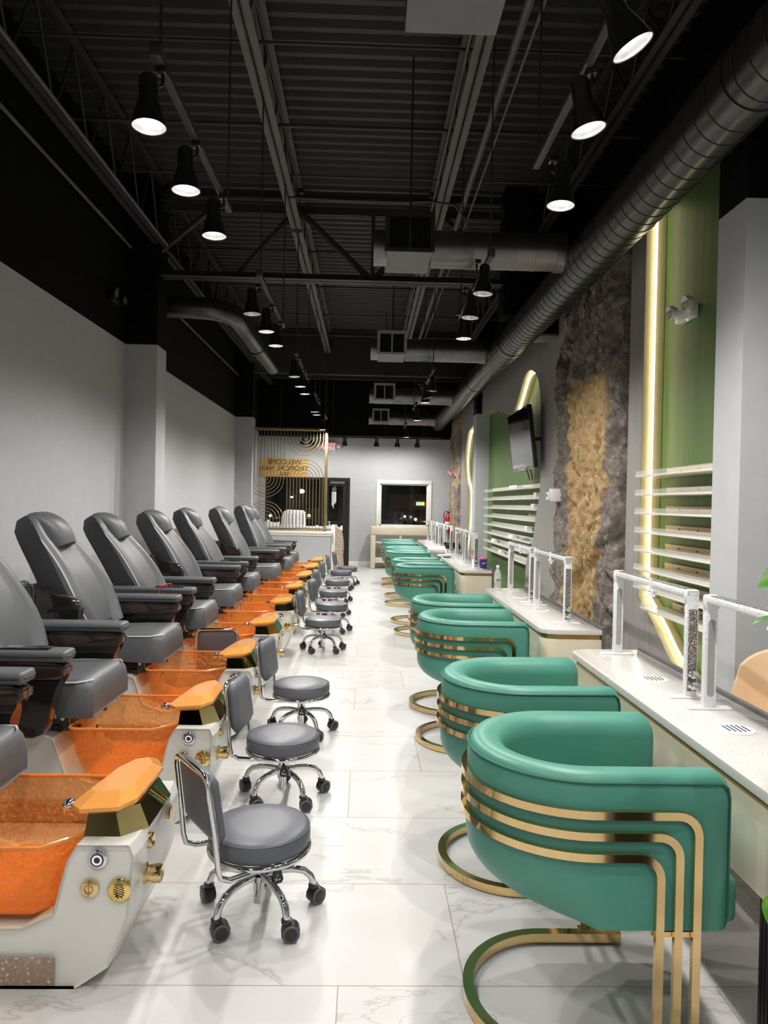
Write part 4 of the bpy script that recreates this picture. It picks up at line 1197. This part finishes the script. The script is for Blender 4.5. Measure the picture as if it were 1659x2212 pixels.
# ------------------------------------------------------------------ manicure tables and arch lamps
TZ = .78
def table_outline(x0, x1, L, r, n=8, inset=0.0):
    x0 += inset; L2 = L - inset; s = inset
    r -= inset
    return [(x1, s), (x1, L2)] + arc(x0 + r, L2 - r, r, PI / 2, PI, n) + arc(x0 + r, s + r, r, PI, 1.5 * PI, n)
def make_table(L):
    t = thing('manicure_table', 't', 'table')
    X0, X1 = 1.10, 1.48
    MB().prism(table_outline(X0, X1, L, .10), 'z', TZ - .03, TZ, bev=.003).build('table_top', 'quartz', t, angle=30)
    MB().prism(table_outline(X0, X1, L, .10, inset=.022), 'z', TZ - .062, TZ - .03).build('gold_strip', 'gold_satin', t, angle=30)
    MB().prism(table_outline(X0, X1, L, .10, inset=.010), 'z', .475, TZ - .062, bev=.003).build('apron', 'cream', t, angle=30)
    MB().prism([(X1, 0), (X1 + .022, 0), (X1 + .022, L), (X1, L)], 'z', .475, TZ + .015).build('back_edge', 'steel_grey', t, smooth=False)
    for yy in (.16, L - .16 - .3):
        pts = []
        n = 44
        for k in range(n):
            u = k / n
        m = MB(); m.box(1.20, 1.46, yy, yy + .3, .0, .475)
        pd = m.build('pedestal', 'planter', t, smooth=False)
        m = MB()
        for k in range(16): m.tube([(1.198, yy + .012 + k * .0185, .01), (1.198, yy + .012 + k * .0185, .47)], .008, 6)
        for k in range(13): m.tube([(1.21 + k * .0195, yy - .002, .01), (1.21 + k * .0195, yy - .002, .47)], .008, 6)
        m.build('fluting', 'planter', pd)
    for yy in (L * .375, L * .70):
        v = MB().lathe([(.062, TZ), (.062, TZ + .003), (.056, TZ + .004), (.0005, TZ + .004)], 28, mtx=T(1.30, yy, 0)).build('vent', 'white_plastic', t)
        m = MB()
        for k in range(5):
            o = -.034 + k * .017; l = math.sqrt(.05 ** 2 - o ** 2)
            m.box(1.30 + o - .0025, 1.30 + o + .0025, yy - l * .75, yy + l * .75, TZ + .004, TZ + .0055)
        m.build('vent_slot', 'register_black', v, smooth=False)
    return t
def make_arch():
    """arch lamp, two posts along y; origin between the posts at table height"""
    t = thing('arch_lamp', 'a', 'lamp'); h = .435; D = .43
    m = MB()
    pr = rrect(-D, D, -.0, h, .02, 3)
    ins = rrect(-D + .028, D - .028, -.03, h - .028, .022, 3)
    for s in (-1, 1):
        m.box(-.024, .024, s * D - (.028 if s > 0 else 0), s * D + (0 if s > 0 else .028), .006, h - .02, .004)
    m.box(-.024, .024, -D, D, h - .028, h, .006)
    f = m.build('frame', 'wrap', t)
    for s in (-1, 1):
        m = MB()
        m.box(-.028, .028, s * D - .034 * (s > 0), s * D + .034 * (s < 0), h - .055, h + .004, .010, 2)
        m.build('wrapped_corner', 'wrap', t)
    MB().box(-.018, .018, -D + .05, D - .05, h, h + .004).build('top_crystals', 'crystal', t)
    MB().box(-.017, .017, -D - .004, -D + .001, .03, h - .075).build('crystal_strip', 'crystal', t)
    MB().box(-.017, .017, D - .001, D + .004, .03, h - .075).build('crystal_strip', 'crystal', t)
    MB().prism(rrect(-.013, .013, .05, h - .09, .0125, 5), 'y', D - .030, D - .027).build('touch_window', 'register_grey', t)
    for s in (-1, 1):
        MB().box(-.085, .085, s * (D - .014) - .022, s * (D - .014) + .022, 0, .008, .002).build('base_plate', 'white_plastic', t)
    for z in (.055, .10): MB().lathe([(.014, 0), (.018, .004), (.016, .018), (.010, .02)], 14, mtx=T(0, -D - .003, z) @ RX90).build('knob', 'chrome', t)
    m = MB(); m.box(-.03, -.012, -.10, -.02, h - .055, h - .045); m.box(-.035, -.02, -.10, -.085, h - .07, h - .04); m.box(-.03, -.02, -.065, -.055, h - .05, h + .01)
    m.build('hook_clip', 'white_plastic', t)
    return t
TABS = [1.62, 4.38, 8.25, 10.72, 13.0]
TLN = ['near manicure table with pale quartz top, cut by the right edge', 'second manicure table with pale quartz top, holding a water bottle', 'third manicure table from the camera, holding the pink lidded tub', 'fourth manicure table from the camera, holding paper roll and tablet', 'fifth and farthest manicure table from the camera']
tb0 = make_table(2.18); ar0 = make_arch(); n = 0
for i, y in enumerate(TABS):
    t = tb0 if i == 0 else copy_tree(tb0)
    t.location = (0, y, 0); tag(t, TLN[i], 'table', 'manicure tables')
    for k, dy in enumerate((.655, 1.645)):
        a = ar0 if n == 0 else copy_tree(ar0); n += 1
        a.location = (1.325, y + dy, TZ); a.rotation_euler = (0, 0, 0)
        tag(a, 'film wrapped white arch lamp at the %s end of the %s table from the camera' % (('near', 'far')[k], ORD[i]), 'lamp', 'arch lamps on the manicure tables')

# things on the tables
t = thing('water_bottle', 'clear plastic water bottle with white cap on second table', 'bottle', (1.20, 6.40, TZ))
MB().lathe([(.028, 0), (.032, .004), (.032, .03), (.030, .035), (.032, .04), (.030, .05), (.032, .055), (.032, .14), (.030, .15), (.018, .185), (.013, .195), (.013, .205)], 20).build('body', 'bottle_clear', t)
MB().lathe([(.0325, .075), (.0325, .125)], 20, cap=False).build('label', 'clear', t)
m = MB()
for k in range(7): m.box(-.02 + k * .006, -.017 + k * .006, -.0335, -.033, .082, .105)
m.build('label_print', 'ink', t, smooth=False)
MB().lathe([(.015, .203), (.015, .222), (.012, .224)], 16).build('cap', 'white_plastic', t)
t = thing('product_tub', 'purple printed tub with pink lid on third table', 'tub', (1.43, 8.585, TZ))
MB().lathe([(.040, 0), (.046, .10), (.046, .115)], 24).build('tub', 'purple', t)
MB().lathe([(.049, .112), (.049, .132), (.046, .135)], 24).build('lid', 'pink', t)
m = MB(); m.tube([(-.02, -.045, .07), (0, -.046, .055), (.02, -.045, .075)], .004, 6); m.build('printed_mark', 'paper_white', t)
t = thing('product_tub', 'smaller white cup with pink lid on third table, left of purple tub', 'tub', (1.33, 8.62, TZ))
MB().lathe([(.030, 0), (.036, .11)], 20).build('tub', 'paper_white', t)
MB().lathe([(.039, .11), (.039, .13), (.036, .133)], 20).build('lid', 'pink', t)
t = thing('paper_roll', 'white paper towel roll lying on fourth table', 'paper roll', (1.10, 10.98, TZ + .058))
t.rotation_euler = (0, 0, R(12))
MB().lathe([(.02, -.13), (.056, -.13), (.056, .13), (.02, .13)], 24, mtx=Matrix.Rotation(PI / 2, 4, 'Y')).build('roll', 'paper_white', t)
MB().lathe([(.02, -.131), (.02, .131)], 16, mtx=Matrix.Rotation(PI / 2, 4, 'Y'), cap=True).build('core', 'ink', t)
t = thing('tablet_stand', 'slim black tablet on white stand on fourth table', 'tablet', (1.35, 11.16, TZ))
MB().box(-.12, .14, -.005, .005, -.09, .09, .003, mtx=T(0, 0, .12) @ Matrix.Rotation(R(-62), 4, 'X')).build('tablet', 'gloss_black', t)
m = MB(); m.box(-.07, -.05, -.02, .06, 0, .10); m.box(.06, .08, -.02, .06, 0, .10); m.box(-.08, .09, -.04, .08, 0, .008)
m.build('stand', 'white_plastic', t)
tag(MB().box(1.125, 1.235, 10.18, 10.36, TZ, TZ + .012, .003).build('tablet', 'gloss_black'), 'flat black tablet lying at the far end of third table', 'tablet')

# technician chairs on the wall side
def make_tech():
    t = thing('rolling_tub_chair', 'x', 'chair')
    n = 20; rows = []
    for k in range(n + 1):
        a = -PI / 2 + PI * k / n
        e = math.cos(a); zt = .62 + .28 * max(0, e) ** .35
        c, s = .26 * math.cos(a), .30 * math.sin(a); c2, s2 = .20 * math.cos(a), .245 * math.sin(a)
        rows.append([(c, s, .47), (c * 1.02, s * 1.02, zt - .03), (c * .97, s * .97, zt - .005), ((c + c2) / 2, (s + s2) / 2, zt), (c2 * 1.02, s2 * 1.02, zt - .012), (c2, s2, zt - .05), (c2 * .95, s2 * .95, .47)])
    m = MB(); m.loft(rows); m.build('backrest', 'beige_leather', t, angle=50)
    MB().prism(rrect(-.26, .20, -.25, .25, .12, 6), 'z', .42, .52, bev=.025, seg=3).build('seat', 'beige_leather', t, angle=50)
    MB().lathe([(.025, .10), (.025, .42)], 16).build('column', 'chrome', t)
    for k in range(5):
        a = 2 * PI * k / 5 + .55; ca, sa = math.cos(a), math.sin(a)
        MB().tube([(r * ca, r * sa, z) for r, z in ((.02, .14), (.12, .135), (.20, .12), (.25, .10), (.262, .085))], .012, 10).build('leg', 'chrome', t)
        mx = T(.262 * ca, .262 * sa, 0) @ Matrix.Rotation(a + k * 1.3, 4, 'Z')
        m = MB(); m.tube([(0, 0, .088), (0, 0, .076)], .012, 10, mtx=mx); m.box(-.014, .03, -.017, -.013, .025, .078, mtx=mx); m.box(-.014, .03, .013, .017, .025, .078, mtx=mx); m.box(-.014, .014, -.017, .017, .07, .078, mtx=mx)
        c = m.build('caster', 'chrome', t)
        MB().lathe([(.008, -.011), (.027, -.011), (.030, -.006), (.030, .006), (.027, .011), (.008, .011)], 20, mtx=mx @ T(.016, 0, .030) @ RX90).build('wheel', 'caster_grey', c)
    return t
tc = make_tech()
for i, (x, y, a, nm) in enumerate(((1.81, 2.42, 5, 'beside the near table, at the right edge'), (1.82, 3.3, -12, 'behind the far end of the near table'))):
    t = tc if i == 0 else copy_tree(tc)
    t.location = (x, y, 0); t.rotation_euler = (0, 0, R(a))
    tag(t, 'beige rolling tub chair on the wall side, ' + nm, 'chair', 'beige rolling chairs')

# ------------------------------------------------------------------ pony wall, gold screen, reception
PY = 14.3
struct(MB().box(XL, -.70, PY, PY + .14, 0, .90).build('wall_pony', 'grey_paint', smooth=False))
m = MB(); m.box(-2.28, -.66, PY - .05, PY + .19, .905, .955, .004); m.box(-2.28, -.68, PY - .025, PY + .165, .865, .905, .004)
struct(m.build('trim_3', 'white_trim'))
t = thing('slatted_screen', 'tall gold metal screen of bars and concentric arcs on the pony wall', 'screen', (0, PY + .07, 0))
SZ0, SZ1, SX0, SX1 = .957, 3.02, -2.27, -.79
m = MB(); m.box(SX0, SX1, -.03, .03, SZ1 - .055, SZ1, .003); m.box(SX0, SX1, -.03, .03, SZ0, SZ0 + .03, .003)
m.box(SX1 - .055, SX1, -.03, .03, SZ0, SZ1, .003)
m.build('screen_frame', 'gold_satin', t)
P = .0655
za, zb = SZ0 + .03, SZ1 - .055
cxB = SX1 - .055 - 6 * P; cxA = cxB - 12 * P
m = MB(); cnt = 0
def zpx(zz): return SZ1 - .055 - (zz - 325) / (1815 - 325) * (zb - za)
sec = [(-.012, -.0045), (.012, -.0045), (.012, .0045), (-.012, .0045)]
m = MB()
def bar(path): m.tube(path, .0065, 6)
for cx, zu, zd in ((cxA, zpx(1060), zpx(1670)), (cxB, zpx(430), zpx(1035))):
    for k in range(6):
        r = (k + .5) * P
        up = [(cx - r, 0, zb)] + [(cx + r * math.cos(a), 0, zu + r * math.sin(a)) for a in [PI + PI * q / 18 for q in range(19)]] + [(cx + r, 0, zb)]
        dnp = [(cx - r, 0, za)] + [(cx + r * math.cos(a), 0, zd + r * math.sin(a)) for a in [PI - PI * q / 18 for q in range(19)]] + [(cx + r, 0, za)]
        for pth in (up, dnp):
            if min(p[0] for p in pth) < SX0 + .005:
                pth = [p for p in pth if p[0] >= SX0 + .005]
            bar(pth)
m.build('arc_bars', 'gold_satin', t)
# reception counter with live-edge stone end
t = thing('reception_counter', 'reception counter with rough live edge stone end behind the gold screen', 'counter', (0, 0, 0))
MB().box(-2.3, -.62, 15.0, 15.35, 0, .98, .01).build('counter_body', 'stone_slab', t)
MB().box(-2.35, -.60, 14.95, 15.4, .98, 1.02, .005).build('counter_top', 'paper_white', t)
MB().box(-.70, -.62, 14.5, 14.95, 0, 1.08, .004).build('counter_end', 'white_trim', t)
m = MB(); rows = []
for j in range(23):
    z = .05 * j if j < 22 else 1.09
    wob = .05 * noise.noise((z * 3, 1.3, 4)) + .02 * noise.noise((z * 11, 2.2, 4))
    xe = -.50 + .09 * math.sin(z * 3.2) * .6 + wob - (.08 if z > 1.0 else 0)
    rows.append([(-.62, 14.5, z), (xe - .03, 14.49 + wob * .3, z), (xe, 14.53, z), (xe + .01, 14.62, z), (xe - .02, 14.70, z), (-.62, 14.72, z)])
m.loft(rows); m.build('stone_end', 'stone_slab', t, angle=25)
# wrapped bundle on the counter
t = thing('wrapped_bundle', 'tall white wrapped bundle on the reception counter behind the screen', 'bundle', (-1.52, 15.12, 1.02))
m = MB(); m.prism([(-.26, 0), (.24, 0), (.23, .30), (.19, .34), (-.12, .35), (-.2, .32), (-.25, .2)], 'y', -.12, .12, bev=.03, seg=3); m.build('film', 'paper_white', t)
m = MB()
for q in range(6):
    x = -.19 + q * .078
    for k in range(9): m.box(x, x + .012, -.1235, -.1215, .04 + k * .026, .058 + k * .026)
m.build('printed_lines', 'caster_grey', t, smooth=False)
tag(MB().prism([(-2.12, 1.02), (-1.8, 1.02), (-1.82, 1.12), (-1.9, 1.07), (-2.0, 1.08), (-2.06, 1.15), (-2.12, 1.10)], 'y', 15.05, 15.2, bev=.02, seg=2).build('crumpled_wrap', 'paper_white'), 'crumpled white wrapping on the reception counter, left of bundle', 'wrapping')
t = thing('sanitizer_bottle', 'clear pump sanitizer bottle at right end of the pony wall', 'bottle', (-.73, PY + .07, .956))
MB().box(-.035, .035, -.025, .025, 0, .13, .012, 3).build('body', 'bottle_clear', t)
m = MB(); m.lathe([(.014, .13), (.014, .155), (.005, .156), (.005, .185)], 14); m.box(-.035, .012, -.008, .008, .183, .197, .003)
m.build('pump', 'white_plastic', t)
t = thing('card_holder', 'small clear card holder with dark print beside sanitizer bottle', 'card holder', (-.745, PY - .015, .956))
MB().box(-.07, .05, -.004, .004, 0, .12).build('stand', 'clear', t, smooth=False)
m = MB()
for k in range(6): m.box(-.06 + k * .018, -.048 + k * .018, -.006, -.0045, .03, .05)
m.build('print', 'ink', t, smooth=False)
tag(MB().box(-.90, -.85, PY + .115, PY + .123, .956, 1.03).build('card', 'paper_white', smooth=False), 'small white card at the foot of the gold screen', 'card')
# banner with mirrored lettering on the back wall
t = thing('paper_banner', 'tan paper banner with mirrored black lettering above the storefront glass', 'banner', (-1.98, YB - .012, 2.36))
MB().box(-.60, .54, -.003, .003, -.225, .225).build('sheet', 'banner', t, smooth=False)
BM = T(0, -.005, 0) @ RX90
for txt, z, s in (('WELCOME', .13, .17), ('TROPICAL NAIL', -.02, .165), ('SPA', -.165, .15)):
    text_mesh('lettering', txt, s, 'ink', t, T(-.02, -.0045, z) @ RX90, .002, True)
# exit sign
t = thing('exit_sign', 'white exit sign with glowing red letters beside the gold screen', 'sign', (-.93, YB - .03, 2.90))
MB().box(-.16, .16, -.03, .03, -.10, .10, .006).build('housing', 'white_plastic', t)
text_mesh('lettering', 'EXIT', .17, 'exit_red', t, T(0, -.032, 0) @ RX90, .004)
for s in (-1, 1):
    MB().box(s * .24 - .05, s * .24 + .05, -.05, .0, -.05, .05, .01).build('lamp_head', 'white_plastic', t)
# wind chime on the door
t = thing('wind_chime', 'silver wind chime hanging on the door glass', 'wind chime', (-.78, YB - .05, 1.86))
MB().lathe([(.055, 0), (.055, .012)], 16, mtx=T(0, 0, 0) @ RX90).build('disc', 'caster_grey', t)
for k, (x, l) in enumerate(((-.045, .34), (-.015, .40), (.015, .30), (.04, .26))):
    MB().tube([(x, 0, -.06), (x, 0, -.06 - l)], .011, 8).build('chime_tube', 'white_plastic', t)
MB().tube([(0, 0, .05), (.03, .02, .09), (.06, .05, .12)], .006, 6).build('hook', 'steel_grey', t)
# console table under the window
t = thing('console_table', 'cream console table with open shelves under the back window', 'table', (0, 0, 0))
cx0, cx1, cy0, cy1 = .12, 1.75, 16.75, 17.15
MB().box(cx0, cx1, cy0, cy1, .80, 1.0, .02, 3).build('table_top', 'cream', t)
for x in (cx0, cx1 - .12): MB().box(x, x + .12, cy0, cy1, 0, .80, .03, 3).build('leg', 'cream', t)
MB().box(cx0 + .1, cx1 - .1, cy0 + .02, cy1, .60, .64, .004).build('shelf', 'cream', t)
MB().box(cx0 + .1, cx1 - .1, cy0 + .02, cy1, .14, .26, .004).build('bottom_rail', 'cream', t)
MB().box(.80, .85, cy0 + .02, cy1, .64, .8, .003).build('divider', 'cream', t)
# fire extinguisher
t = thing('fire_extinguisher', 'red fire extinguisher on the back wall right of the window', 'fire extinguisher', (2.0, YB - .09, .86))
MB().lathe([(.075, 0), (.08, .02), (.08, .36), (.06, .42), (.03, .45), (.025, .47)], 24).build('cylinder', 'red', t)
MB().lathe([(.0808, .19), (.0808, .27)], 24, cap=False).build('label', 'paper_white', t)
m = MB(); m.box(-.03, .03, -.02, .02, .47, .51, .004); m.tube([(0, 0, .51), (.06, 0, .55), (.14, 0, .58)], .010, 8); m.tube([(0, 0, .5), (-.07, 0, .52), (-.11, 0, .46), (-.10, 0, .2)], .010, 8)
m.build('valve', 'rubber', t)

# ------------------------------------------------------------------ night outside
struct(MB().prism([(YB + .16, -.12), (YB + .16, -.02), (19.5, -.02), (19.7, -.35), (110, -.35), (110, -.5), (19.7, -.5)], 'x', -45, 45).build('ground', 'asphalt', smooth=False))
def make_car(paint):
    t = thing('car', 'c', 'car')
    side = [(-2.1, .35), (-2.15, .6), (-2.05, .82), (-1.3, .92), (-.7, 1.38), (.55, 1.42), (1.35, 1.0), (2.0, .92), (2.15, .7), (2.15, .38), (1.9, .25), (-1.9, .25)]
    MB().prism(side, 'y', -.85, .85, bev=.10, seg=3).build('body', paint, t, angle=50)
    MB().prism([(-1.15, .95), (-.66, 1.33), (.50, 1.36), (1.15, 1.0)], 'y', -.862, .862).build('side_window', 'car_glass', t, smooth=False)
    for x in (-1.35, 1.35):
        for s in (-1, 1):
            w_ = MB().lathe([(.18, -.1), (.31, -.1), (.33, -.06), (.33, .06), (.31, .1), (.18, .1)], 20, mtx=T(x, s * .78, .31) @ RX90).build('wheel', 'rubber', t)
            MB().lathe([(.0005, .1), (.19, .1)], 16, mtx=T(x, s * .78, .31) @ (RX90 if s < 0 else Matrix.Rotation(-PI / 2, 4, 'X')), cap=False).build('hub', 'chrome', w_)
    for s in (-1, 1):
        MB().sphere((2.16, s * .6, .68), .10, 10, 8).build('head_lamp', 'head_light', t)
        MB().sphere((-2.13, s * .6, .72), .09, 10, 8).build('tail_lamp', 'tail_light', t)
    return t
CARS = [(3.95, 26, 180, 'car_silver', 'pale parked car seen side on at lower right of the right window'), (1.0, 40, -92, 'car_dark', 'parked car facing the right window, left part'),
        (1.3, 62, -90, 'car_silver', 'far car with lamps lit, left of four in the right window'), (3.1, 70, -90, 'car_dark', 'far car with lamps lit, second of four in the right window'),
        (4.5, 58, -90, 'car_dark', 'far car with lamps lit, third of four in the right window'), (6.0, 68, -90, 'car_silver', 'far car with lamps lit, right of four in the right window'),
        (-1.9, 36, -85, 'car_dark', 'parked car seen through the door glass'), (-7.4, 62, -90, 'car_dark', 'far car seen between bars at left of the gold screen'),
        (-5.6, 66, -92, 'car_silver', 'far car seen through the middle of the gold screen'), (-3.4, 60, -90, 'car_dark', 'far car seen through the right part of the gold screen'),
        (-1.4, 58, -90, 'car_silver', 'far car beyond the parked car at the door')]
protos = {}
for x, y, a, p, lb in CARS:
    if p not in protos: t = protos[p] = make_car(p)
    else: t = copy_tree(protos[p])
    t.location = (x, y, -.35); t.rotation_euler = (0, 0, R(a)); tag(t, lb, 'car', 'cars parked outside')
def street(x, y, z0, h, lb, r=.16, watts=0):
    t = thing('street_lamp', lb, 'street lamp', (x, y, z0))
    MB().tube([(0, 0, 0), (0, 0, h)], [.09, .05], 10).build('pole', 'steel_black', t)
    MB().box(-.35, .1, -.12, .12, h - .02, h + .08, .02).build('lamp_head', 'steel_black', t)
    MB().sphere((-.15, 0, h - .06), r, 12, 8, (1, 1, .6)).build('lamp_glass', 'street_light', t)
    if watts:
        ld = bpy.data.lights.new('added_lot_bulb', 'POINT'); ld.energy = watts; ld.color = (1, .82, .5); ld.shadow_soft_size = .2  # extra light for the lot, only in the added out-of-view lamps
        lo = bpy.data.objects.new('added_lot_bulb', ld); COL.objects.link(lo); lo.parent = t; lo.location = (-.15, 0, h - .35)
street(-7.3, 82, -.35, 3.15, 'bright street lamp seen through the gold screen', .36)
street(-8.7, 85, -.35, 2.5, 'smaller street lamp left of the bright one behind the screen', .16)
street(8.5, 30, -.35, 7.5, 'unseen tall street lamp added right of the window to light the cars', .16, 6000)  # added out of view to brighten the car bodies
street(-11, 30, -.35, 7.5, 'unseen tall street lamp added far left to light the parking lot', .16, 4500)  # second out-of-view lamp, added to light the lot from the left
t = thing('far_building', 'dim brick building with lit signs across the parking lot', 'building', (9.5, 74, -.35))
MB().box(-7, 9, 0, 6, 0, 2.7).build('wall', 'brick_far', t, smooth=False)
MB().box(-7.2, 9.2, -.2, 6.2, 2.7, 2.9).build('parapet', 'steel_black', t, smooth=False)
MB().box(-4.3, -3.85, -.12, 0, 1.75, 2.1).build('green_sign', 'sign_green', t, smooth=False)
MB().box(-3.8, -3.45, -.12, 0, 1.75, 2.1).build('yellow_sign', 'sign_yellow', t, smooth=False)
t = thing('dark_tree', 'dark tree across the parking lot, just left of the brick building', 'tree', (.7, 72, -.35))
MB().tube([(0, 0, 0), (.1, 0, 2.2)], [.2, .14], 8).build('trunk', 'steel_black', t)
m = MB()
for k in range(14): m.sphere((random.uniform(-1.6, 1.6), random.uniform(-1, 1), 3.6 + random.uniform(-1.3, 1.6)), random.uniform(.7, 1.2), 8, 6)
m.build('crown', 'leaf', t)

# ------------------------------------------------------------------ potted plant at the right edge
PX, PYY = .985, 1.25
t = thing('potted_plant', 'leafy green plant in a tall black planter at the right edge', 'plant', (PX, PYY, 0))
MB().box(-.148, .0, .01, .15, 0, .92, .006).build('planter', 'planter', t)
MB().box(-.14, -.015, .025, .135, .905, .925).build('soil', 'soil', t, smooth=False)
def leaf_mesh(m, base, tip_dir, L, w, droop, twist):
    d = Vector(tip_dir).normalized(); side = d.cross(Vector((0, 0, 1)))
    side = side.normalized() if side.length > .05 else Vector((1, 0, 0))
    up = side.cross(d).normalized(); side = (side * math.cos(twist) + up * math.sin(twist)); up = side.cross(d)
    rows = []
    for i in range(9):
        v = i / 8; ww = w * (math.sin(PI * v ** .8) ** .8 if 0 < v < 1 else .02)
        c = Vector(base) + d * L * v - Vector((0, 0, 1)) * droop * v * v
        rows.append([c - side * ww + up * ww * .25, c - side * ww * .5 + up * ww * .06, c, c + side * ww * .5 + up * ww * .06, c + side * ww + up * ww * .25])
    m.loft(rows, closed=False)
specs = [((-.13, .08, 1.44), (-.75, .1, -.1), .105, .038, .03, .9), ((-.15, .09, 1.33), (-.8, -.0, .3), .10, .03, .04, -.2), ((-.178, .10, .80), (-.25, -.05, -1), .06, .02, .0, .2)]
random.seed(11)
for k in range(24):
    a = random.uniform(-1.6, 1.6); z = random.uniform(1.0, 1.72); r = random.uniform(.02, .10)
    specs.append(((-.02 + r * math.cos(a), .08 + r * math.sin(a), z), (math.cos(a), math.sin(a), random.uniform(-.1, .6)), random.uniform(.12, .19), random.uniform(.035, .055), .07, random.uniform(-.4, .4)))
for k, sp in enumerate(specs):
    m = MB(); leaf_mesh(m, *sp); m.build('leaf', 'leaf', t, angle=80)
m = MB()
for k in range(6):
    a = k * 1.05
    m.tube([(-.07 + .03 * math.cos(a), .08 + .03 * math.sin(a), .915), (-.04 + .05 * math.cos(a), .08 + .05 * math.sin(a), 1.25), (-.02 + .05 * math.cos(a), .08 + .07 * math.sin(a), 1.6)], .006, 6)
for b_, tp in (((-.07, .06, 1.2), (-.13, .08, 1.44)), ((-.07, .09, 1.2), (-.15, .09, 1.33)), ((-.10, .08, .92), (-.178, .10, .805))):
    m.tube([b_, ((b_[0] + tp[0]) / 2, (b_[1] + tp[1]) / 2, max(b_[2], tp[2]) + .01), tp], .004, 6)
m.build('stem', 'leaf', t)
